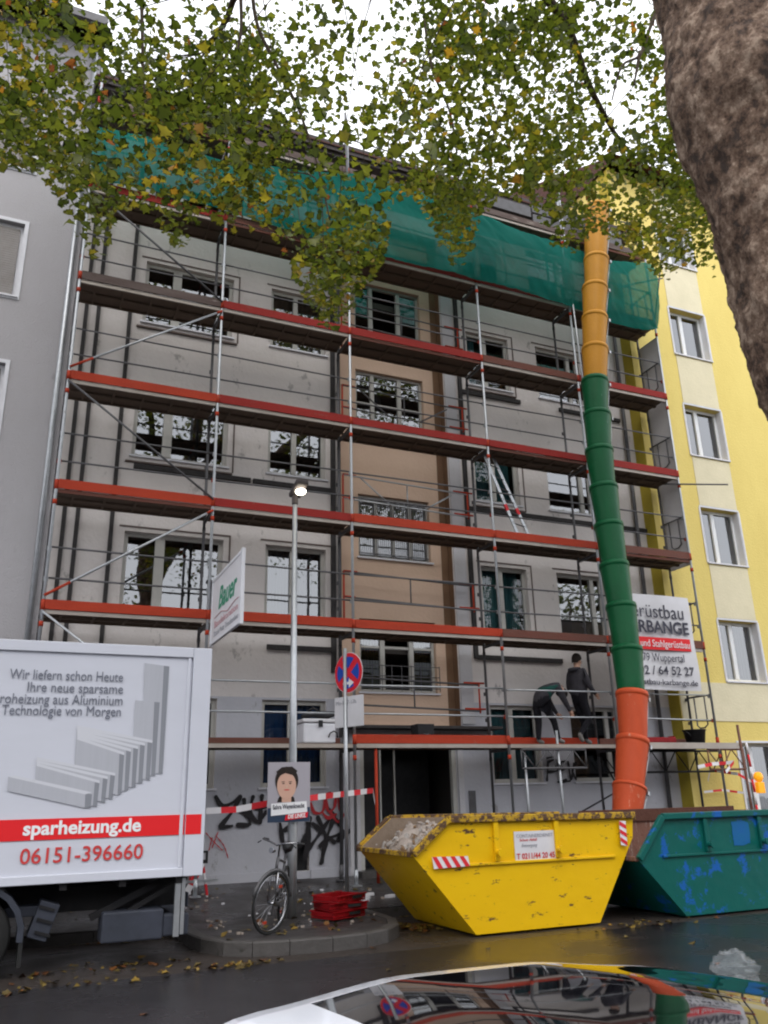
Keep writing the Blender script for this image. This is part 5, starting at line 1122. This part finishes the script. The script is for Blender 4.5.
for i in range(len(xs)-1):
    x=(xs[i]+xs[i+1])/2
    for j in range(nS-1):
        key='body'; Tt=lerp_tab(top,x)
        if j in(4,nS-6) and -.3<x<2.15 and Tt-lerp_tab(belt,x)>.1 and not .78<x<.84: key='side_window'
        if 8<=j<=nS-10:
            if -.42<x<.08: key='windscreen'
            elif .40<x<1.42: key='glass_roof'
            elif 1.48<x<2.3: key='rear_window'
        mbs[key].add([V[i][j],V[i+1][j],V[i+1][j+1],V[i][j+1]],[(0,1,2,3)],0,True)
for e in(0,len(xs)-1): mbs['body'].add(V[e],[tuple(range(nS)) if e==0 else tuple(reversed(range(nS)))])
def weld(o):
    bm=bmesh.new(); bm.from_mesh(o.data); bmesh.ops.remove_doubles(bm,verts=bm.verts,dist=1e-5); bmesh.ops.recalc_face_normals(bm,faces=bm.faces); bm.to_mesh(o.data); bm.free()
for k,mm in (('body','car_white'),('windscreen','carglass'),('glass_roof','carglass'),('rear_window','carglass'),('side_window','carglass')): weld(mbs[k].build(k,mm,car))
for x in(-.85,1.85):
    for s_ in(-1,1): wheel(x,yc+s_*.76,.31,.2,car)
for s_ in(-1,1):
    m_=MB(); m_.path([(-.12,yc+s_*.80,.86),(-.12,yc+s_*.90,.89)],.02,8); m_.path([(-.16,yc+s_*.90,.90),(-.10,yc+s_*.90,.90),(-.04,yc+s_*.90,.90)],[.03,.075,.06],10); m_.build('wing_mirror','car_white',car)
    m_=MB(); m_.obox((-1.42,yc+s_*.52,.62),(.16,.24,.09),Matrix.Rotation(s_*-.4,3,'Z')); m_.build('headlight','chrome',car,bevel=.02)
    m_=MB(); m_.obox((2.56,yc+s_*.52,.74),(.12,.26,.1),Matrix.Rotation(s_*.3,3,'Z')); m_.build('tail_light','redplastic',car,bevel=.02)
m_=MB(); m_.path([(1.5,yc,1.185),(1.62,yc,1.27)],[.012,.004],6); m_.build('aerial','black',car)

# plastic bag on the road
bp=atZ(737,989,0.0); m_=MB(); n=40; vs=[]
for j in range(n+1):
    for i in range(n):
        th=2*PI*i/n; ph=PI*j/n; d=Vector((math.sin(ph)*math.cos(th),math.sin(ph)*math.sin(th),math.cos(ph))); rr=1+.28*mnoise.noise(d*2.3+Vector((4,1,2)))+.22*mnoise.noise(d*6)+.1*mnoise.noise(d*13)
        vs.append((bp.x+d.x*.19*rr,bp.y+d.y*.16*rr,max(.005,.14+d.z*.15*rr)))
m_.add(vs,[(j*n+i,j*n+(i+1)%n,(j+1)*n+(i+1)%n,(j+1)*n+i) for j in range(n) for i in range(n)],smooth=True); tag(m_.build('plastic_bag','bag'),'crumpled clear plastic bag lying on the wet road before the teal skip','bag')

# ---------------------------------------------------------------- fallen leaves
LEAF=[(0,-.5),(.12,-.22),(.42,-.30),(.34,-.05),(.55,.12),(.24,.18),(.16,.34),(0,.58),(-.16,.34),(-.24,.18),(-.55,.12),(-.34,-.05),(-.42,-.30),(-.12,-.22)]
LEAF=np.array(LEAF)
def leaf_mesh(name, pos, size, nrm, rngn, tone, mname, parent=None):
    n=len(pos); K=len(LEAF); 
    up=nrm/np.linalg.norm(nrm,axis=1,keepdims=True); rv=rngn.normal(size=(n,3)); a=rv-(rv*up).sum(1,keepdims=True)*up; a/=np.linalg.norm(a,axis=1,keepdims=True); b=np.cross(up,a)
    s=size[:,None,None]; cup=(np.abs(LEAF[:,0])**1.5*.35-.10*LEAF[:,1]**2)[None,:,None]*rngn.uniform(-2.2,2.2,(n,1,1))
    v=pos[:,None,:]+s*(LEAF[None,:,0,None]*a[:,None,:]+LEAF[None,:,1,None]*b[:,None,:]+cup*up[:,None,:])
    v=v.reshape(-1,3); me=bpy.data.meshes.new(name); loc=np.zeros(3)
    if parent is None: loc=np.array([(v[:,0].min()+v[:,0].max())/2,(v[:,1].min()+v[:,1].max())/2,v[:,2].min()]); v=v-loc
    # two ngons halves -> split as fan of quads around centre line
    base=np.arange(n)*K; F=[(7,8,9,10),(7,10,11,0),(11,12,13,0),(7,0,3,4),(7,4,5,6),(0,1,2,3)]
    F=np.array(F); faces=(base[:,None,None]+F[None]).reshape(-1,4)
    me.vertices.add(len(v)); me.vertices.foreach_set('co',v.astype(np.float32).ravel()); me.loops.add(faces.size); me.loops.foreach_set('vertex_index',faces.ravel().astype(np.int32))
    me.polygons.add(len(faces)); me.polygons.foreach_set('loop_start',(np.arange(len(faces))*4).astype(np.int32)); me.update(calc_edges=True)
    at=me.attributes.new('tone','FLOAT','POINT'); at.data.foreach_set('value',np.repeat(tone,K).astype(np.float32)); me.materials.append(M[mname]); me.validate()
    o=bpy.data.objects.new(name,me); COL.objects.link(o)
    if parent is None: o.location=loc
    else: fix(o,parent)
    return o
rn=np.random.default_rng(5); P=[]
def scatter(cx,cy,sx,sy,n,z):
    x=rn.normal(cx,sx,n); y=rn.normal(cy,sy,n); P.extend([(a,b,z+.012+abs(rn.normal(0,.008))) for a,b in zip(x,y)])
for px_,py_,sx_,sy_,n_ in ((60,985,.6,.2,30),(140,938,.5,.15,130),(235,966,.25,.07,60),(405,930,.3,.2,150),(430,915,.3,.2,80),(640,925,.5,.15,30),(110,968,.4,.15,50)):
    g=atZ(px_,py_,0); scatter(g.x,g.y,sx_,sy_,n_,0)
for _ in range(45): P.append((rn.uniform(-4,14),rn.uniform(5.5,9.9),.01))
P=[p_ for p_ in P if not(1.98<p_[0]<4.8 and p_[1]>9.95) and not(5.2<p_[0]<7.2 and 9.9<p_[1]<11.8) and p_[1]<12.2]
for _ in range(50):
    x_,y_=rn.uniform(2.3,4.5),rn.uniform(10.4,12.2); P.append((x_,y_,.16))
for _ in range(160): x_,y_=rn.uniform(-4,13),rn.uniform(12.4,14.5); P.append((x_,y_,pz(y_)+.012))
P=np.array(P); nn=np.tile([0,0,1.],(len(P),1))+rn.normal(0,.22,(len(P),3))
o=leaf_mesh('fallen_leaves',P,rn.uniform(.04,.10,len(P)),nn,rn,rn.uniform(0,1,len(P)),'litter'); tag(o,'brown and yellow fallen leaves scattered along the wet kerbs','leaves',kind='stuff')
# rubble crumbs on the pavement
m_=MB(); rng=random.Random(9)
for _ in range(80):
    x_=rng.uniform(2.3,5.4); y_=rng.uniform(10.8,14.2); 
    if x_>4.6 and y_<12.4: continue
    s_=rng.uniform(.012,.035)
    m_.obox((x_,y_,(pz(y_) if y_>12.25 else .145)+s_*.35),(s_*1.6,s_,s_*.8),Euler((0,0,rng.uniform(0,3))).to_matrix(),rng.choice((0,0,1)))
for x_,y_ in ((5.0,12.9),(5.15,13.1),(4.9,12.7),(5.4,12.85)): m_.obox((x_,y_,pz(y_)+.02),(.16,.08,.04),Matrix.Rotation(x_*3,3,'Z'),1)
tag(m_.build('rubble_crumbs',['gravel','banner']),'plaster crumbs and chips strewn on the pavement','debris',kind='stuff')

# ---------------------------------------------------------------- the plane tree
tree=thing('plane_tree','old plane tree with a thick mottled trunk leaning in at the right edge','tree',(4.45,3.0,0))
def cr_path(P,n=6):
    P=[Vector(p) for p in P]; out=[]
    for i in range(len(P)-1):
        p0=P[max(i-1,0)];p1=P[i];p2=P[i+1];p3=P[min(i+2,len(P)-1)]
        for k in range(n):
            t=k/n; out.append(.5*((2*p1)+(p2-p0)*t+(2*p0-5*p1+4*p2-p3)*t*t+(3*p1-p0-3*p2+p3)*t**3))
    out.append(P[-1]); return out
# left silhouette of the trunk at y=3
sil=[(1000,900),(880,700),(812,520),(768,430),(740,345),(722,280),(703,222),(684,175),(665,132),(660,60),(651,0),(640,-60),(628,-130)]
TYp=3.0; spine=[]; rad=[]
for i,(a,b) in enumerate(sil):
    q=atY(a,b,TYp); rr=.50-.008*i+(.10 if i==0 else 0)+(.03 if i in(8,) else 0); dv=Vector((q.x-CAM.x,q.y,0)).normalized(); spine.append(Vector((q.x+dv.y*rr*1.06,TYp-dv.x*rr*1.06,q.z))); rad.append(rr)
spine=[Vector((4.75,2.65,-.05)),Vector((4.62,2.65,.5))]+[s for s in spine if s.z>1.3]; rad=[.72,.58]+rad[-(len(spine)-2):]
sp2=cr_path(spine,8); rd2=[]
for i in range(len(spine)-1): rd2+= [rad[i]+(rad[i+1]-rad[i])*k/8 for k in range(8)]
rd2.append(rad[-1])
m_=MB(); nseg=150; vs=[]
# densify
fine=[];fr=[]
for i in range(len(sp2)-1):
    k=max(1,int((sp2[i+1]-sp2[i]).length/.022))
    for j in range(k): fine.append(sp2[i].lerp(sp2[i+1],j/k)); fr.append(rd2[i]+(rd2[i+1]-rd2[i])*j/k)
for i,(c,r_) in enumerate(zip(fine,fr)):
    for j in range(nseg):
        a=2*PI*j/nseg; d=Vector((math.cos(a),math.sin(a),0)); q=c+d*r_
        n1=mnoise.noise(Vector((q.x*2.2,q.y*2.2,q.z*1.4))); n2=mnoise.noise(Vector((q.x*7,q.y*7,q.z*5))); n3=mnoise.noise(Vector((q.x*19,q.y*19,q.z*14)))
        vs.append(q+d*(n1*.05+n2*.022+n3*.016+mnoise.noise(Vector((q.x*42,q.y*42,q.z*36)))*.009+abs(mnoise.noise(Vector((q.x*28,q.y*28,q.z*22+5))))*.014))
m_.add(vs,[(i*nseg+j,i*nseg+(j+1)%nseg,(i+1)*nseg+(j+1)%nseg,(i+1)*nseg+j) for i in range(len(fine)-1) for j in range(nseg)],smooth=True)
m_.build('trunk','bark',tree)
topc=fine[-1]; tr_r=fr[-1]
limbs=[[topc-Vector((0,0,.3)),topc+Vector((-.5,.6,1.6)),topc+Vector((-2.2,2.2,3.6)),topc+Vector((-4.6,3.8,5.2)),topc+Vector((-8,5,6.4)),topc+Vector((-11,5.4,7.2))],
 [topc-Vector((0,0,.3)),topc+Vector((.2,.8,1.5)),topc+Vector((.6,3.0,3.4)),topc+Vector((.8,5.2,4.9)),topc+Vector((1.2,7.4,6.0))],
 [topc-Vector((0,0,.3)),topc+Vector((.8,.3,1.4)),topc+Vector((3.0,1.8,3.0)),topc+Vector((5.4,3.2,4.4)),topc+Vector((8.2,4.4,5.4))],
 [topc-Vector((0,0,.3)),topc+Vector((-.2,-.6,1.8)),topc+Vector((-1.0,-2.6,4.0)),topc+Vector((-2.0,-4.6,5.6))],
 [topc+Vector((-2.2,2.2,3.6)),topc+Vector((-3.2,4.2,4.3)),topc+Vector((-4.6,6.4,4.6)),topc+Vector((-5.8,8.0,4.4))],
 [topc+Vector((.6,3.0,3.4)),topc+Vector((2.4,4.6,3.9)),topc+Vector((4.4,6.2,4.1)),topc+Vector((6.2,7.2,3.8))],
 [topc+Vector((-4.6,3.8,5.2)),topc+Vector((-6.4,5.8,5.2)),topc+Vector((-8.0,7.2,4.9))],
 [topc+Vector((.3,1.5,2.1)),topc+Vector((-.6,3.4,3.0)),topc+Vector((-1.4,5.6,3.5)),topc+Vector((-2.0,7.6,3.6))]]
for lp in limbs:
    for i in range(1,len(lp)):
        dz_=lp[i].z-topc.z; lp[i]=Vector((lp[i].x,lp[i].y,topc.z+dz_*1.42))
LR=[(.30,.05),(.26,.05),(.26,.05),(.28,.06),(.12,.03),(.12,.03),(.09,.03),(.12,.03)]
samples=[]
for li,(lp,(ra,rb)) in enumerate(zip(limbs,LR)):
    C=cr_path(lp,7); rs_=[ra+(rb-ra)*i/(len(C)-1) for i in range(len(C))]
    for i in range(1,len(C)-1): C[i]=C[i]+Vector((mnoise.noise(C[i]*.9),mnoise.noise(C[i]*.9+Vector((9,0,0))),mnoise.noise(C[i]*.9+Vector((0,9,0)))))*.22
    m_=MB(); m_.path(C,rs_,12); m_.build('limb','bark' if ra>.2 else 'twig',tree); samples+=C[3:]
# lower outline of the foliage in the picture: px -> py
low=[(-300,210),(-40,175),(0,168),(35,165),(60,200),(85,255),(105,250),(118,205),(150,205),(170,245),(185,245),(205,205),(235,232),(262,225),(290,262),(312,312),(328,330),(345,318),(362,285),(385,262),(392,200),(412,190),(428,215),(450,262),(468,262),(482,212),(505,190),(528,200),(550,240),(575,250),(600,225),(640,262),(668,275),(700,262),(716,275),(735,225),(900,260),(1300,300)]
def lowy(x):
    for (a,fa),(b,fb) in zip(low,low[1:]):
        if a<=x<=b: return fa+(fb-fa)*(x-a)/(b-a)
    return 200
camn=np.array(CAM); RTn=np.array(RT); UPn=np.array(UP); FWn=np.array(FW)
def projn(p):
    d=p-camn; z=d@FWn; return 384+FPX*(d@RTn)/z, 512-FPX*(d@UPn)/z, z
rn=np.random.default_rng(11); lowx=np.array([a for a,_ in low]); lowv=np.array([b for _,b in low])
# clump centres: in a real crown volume
def dens(px,py):
    """share of clumps kept: the canopy thins where the sky shows"""
    d=np.ones_like(px)
    d*=np.where((px>240)&(px<440)&(py<165),.36,1); d*=np.where((px>440)&(px<520)&(py>70)&(py<170),.45,1); d*=np.where((px>75)&(px<430)&(py>125),.20,1); d*=np.where((px>260)&(px<620)&(py>105)&(py<195),1.5,1); d*=np.where((px>430)&(px<720)&(py>195),.6,1); d*=np.where((px>500)&(px<640)&(py>60)&(py<200),.30,1); d*=np.where((px>590)&(px<660)&(py<190),.30,1)
    d*=np.where((px>10)&(px<250)&(py<70),.42,1); d*=np.where((px<250)&(py>70)&(py<200),1.0,1); d*=np.where((py<0)|(px<0)|(px>768),.40,1)
    return d
NC=9500
cx=rn.uniform(-9,15,NC); cy=rn.uniform(4.8,12.6,NC); cz=rn.uniform(5.2,17.5,NC); C=np.stack([cx,cy,cz],1)
px,py,zz=projn(C); lim=np.interp(px,lowx,lowv)
# thin lobes keep hanging sprays, shallower depth for the lowest ones
keep=(py<lim-16)&(zz>5)
# lower than the structural crown bottom only near the lobes
crown_bottom=8.0+.25*np.abs(C[:,1]-8)+.8*np.sin(C[:,0]*1.1)
nz=np.array([mnoise.noise(Vector((a*.55,b*.55,c*.55))) for a,b,c in C])
keep&=(C[:,2]<17.2-.02*(C[:,0]-3)**2)&(rn.uniform(0,1,NC)<dens(px,py)*.62)&(nz>-.22)&~((C[:,0]>1.6)&(C[:,1]<5)&(C[:,2]<8))
cl=C[keep]
# sprays that hang into view along the lower outline
ext=[]
for k in range(46):
    x_=rn.uniform(-30,735); l_=lowy(x_); y_=l_-rn.uniform(14,70); Yd=rn.uniform(7.5,10.5) if x_<520 else rn.uniform(8.5,11.5); ext.append(tuple(atY(x_,y_,Yd)))
for (x_,y_) in ((92,238),(100,225),(175,228),(182,210),(300,262),(318,290),(325,305),(340,290),(358,262),(372,250),(330,250),(310,240),(455,240),(440,225),(460,222),(575,238),(590,215),(650,245),(665,250),(700,240),(712,252),(150,190),(60,180),(640,230),(620,235),(345,235),(365,225)):
    for q in range(1): ext.append(tuple(atY(x_+rn.uniform(-6,6),y_+rn.uniform(-10,4),rn.uniform(8.0,10))))
cl=np.concatenate([cl,np.array(ext)])
print('clumps',len(cl))
# twigs
sam=np.array([tuple(s) for s in samples]); m_=MB(); hub=[]
order_=rn.permutation(len(cl))
for n_,i in enumerate(order_[:130]):
    c=cl[i]; d=np.linalg.norm(sam-c,axis=1)+np.where(sam[:,2]<c[2]-.5,2.,0); s=sam[d.argmin()]; 
    if d.min()>4.5: s=c+np.array([rn.uniform(-.6,.6),rn.uniform(-.6,.6),1.4])
    mid=(s+c)/2+np.array([rn.uniform(-.3,.3),rn.uniform(-.3,.3),.25+rn.uniform(0,.3)]); pts=cr_path([tuple(s),tuple(mid),tuple(c)],5); m_.path(pts,[.011-.008*k/(len(pts)-1) for k in range(len(pts))],5,cap=False)
for tw in ([(250,-40,8),(256,20,8),(275,62,8),(298,108,8),(316,160,8),(330,220,8)],[(141,-30,8.5),(142,20,8.5),(143,70,8.5),(146,110,8.5)],[(240,-20,8),(241,30,8),(234,62,8)],[(668,-20,6),(650,28,6),(640,55,6),(622,66,6),(612,100,6)],[(640,52,6),(634,85,6)],[(420,-30,9),(430,60,9),(452,120,9),(460,200,9)]):
    P_=cr_path([atY(a,b,c) for a,b,c in tw],5); m_.path(P_,[.030-.020*k/(len(P_)-1) for k in range(len(P_))],6)
m_.build('twigs','twig',tree)['kind']='stuff'
# leaves: droopy sprays around each clump centre
nl=rn.integers(30,54,len(cl)); pos=[]; size=[]; nr=[]; tone=[]
for c,n_ in zip(cl,nl):
    ct=rn.normal(.42,.16); ax=rn.normal(size=3); ax[2]*=.3; ax/=np.linalg.norm(ax)
    t=rn.uniform(-1,1,n_); off=ax[None]*t[:,None]*.46+rn.normal(0,.20,(n_,3)); off[:,2]-=.22*np.abs(t)
    pos.append(c+off); size.append(np.clip(rn.normal(.092,.024,n_),.045,.15)); q=rn.normal(0,.55,(n_,3)); q[:,2]+=.9; q+= -off*.6; nr.append(q); tn=ct+rn.normal(0,.13,n_); tn=np.where(rn.uniform(0,1,n_)<.018,rn.uniform(.82,1,n_),tn); tone.append(np.clip(tn,0,1))
pos=np.concatenate(pos); size=np.concatenate(size); nr=np.concatenate(nr); tone=np.concatenate(tone)
px,py,zz=projn(pos); inv=(px>-60)&(px<830); k=(~inv)|(py<np.interp(px,lowx,lowv)+4)
# brighter yellow-green at the hanging fringe
fr_=np.clip(1-(np.interp(px,lowx,lowv)-py)/120,0,1); tone=np.clip(np.where(tone<.9,np.minimum(tone+.18*fr_*inv,.90),tone),0,1)
k&=zz>2.5
o=leaf_mesh('leaves',pos[k],size[k],nr[k],rn,tone[k],'leaf',tree); o['kind']='stuff'
print('leaves',k.sum())
# a second street tree further down, mirrored in the upper windows
t2=thing('plane_tree','second plane tree further along the camera side of the street, mirrored in the windows','tree',(24,-3,0))
m_=MB(); m_.path([(24,-3,-.05),(23.9,-3,1.5),(23.8,-2.9,4),(24.1,-3,6.5),(24.3,-3.2,9)],[.5,.4,.36,.3,.16],16); m_.build('trunk','bark',t2)
m_=MB()
for a_ in range(7): 
    an=a_*.9; m_.path(cr_path([(24,-3,5+a_*.4),(24+1.6*math.cos(an),-3+1.6*math.sin(an),7+a_*.4),(24+3.8*math.cos(an),-3+3.8*math.sin(an),9+a_*.45)],4),[.14-.012*q for q in range(9)],7)
m_.build('limb','twig',t2)
cc=rn.normal(size=(260,3)); cc/=np.linalg.norm(cc,axis=1,keepdims=True); cc=cc*rn.uniform(.35,1,(260,1))**.5*np.array([5.2,5.2,4.2])+np.array([24,-3,10.2])
pp=np.repeat(cc,22,0)+rn.normal(0,.42,(260*22,3)); q_=rn.normal(0,.6,pp.shape); q_[:,2]+=.8
o=leaf_mesh('leaves',pp,rn.uniform(.1,.2,len(pp)),q_,rn,rn.uniform(0,.8,len(pp)),'leaf',t2); o['kind']='stuff'
# pieces that lie apart become parts of their own
SPLIT={'window_surround_strip','bitumen_strip','downpipe','cream_panel','plinth','door_jamb','guide_rail','loose_tube','roof_guard_board','side_window','lip_bar','skid','stiffening_rib','finger','ear','eye','corner_post','lift_arm','eaves','wing_mirror_'}
for o in list(bpy.data.objects):
    if o.type!='MESH' or o.name.split('.')[0] not in SPLIT: continue
    me=o.data; p_=list(range(len(me.vertices)))
    def fnd(a):
        while p_[a]!=a: p_[a]=p_[p_[a]]; a=p_[a]
        return a
    for e in me.edges:
        a,b=fnd(e.vertices[0]),fnd(e.vertices[1])
        if a!=b: p_[a]=b
    comp={}
    for f_ in me.polygons: comp.setdefault(fnd(f_.vertices[0]),[]).append(f_)
    if len(comp)<2: continue
    nm=o.name.split('.')[0]
    for fs in comp.values():
        mp={}; vs=[]
        for f_ in fs:
            for i in f_.vertices:
                if i not in mp: mp[i]=len(vs); vs.append(tuple(me.vertices[i].co))
        m2=bpy.data.meshes.new(nm); m2.from_pydata(vs,[],[tuple(mp[i] for i in f_.vertices) for f_ in fs]); m2.polygons.foreach_set('use_smooth',[f_.use_smooth for f_ in fs])
        for mt_ in me.materials: m2.materials.append(mt_)
        q=bpy.data.objects.new(nm,m2); COL.objects.link(q); q.parent=o.parent; q.matrix_parent_inverse=o.matrix_parent_inverse.copy()
        for md in o.modifiers:
            b=q.modifiers.new('bevel','BEVEL'); b.width=md.width; b.segments=2; b.limit_method='ANGLE'
    bpy.data.objects.remove(o)
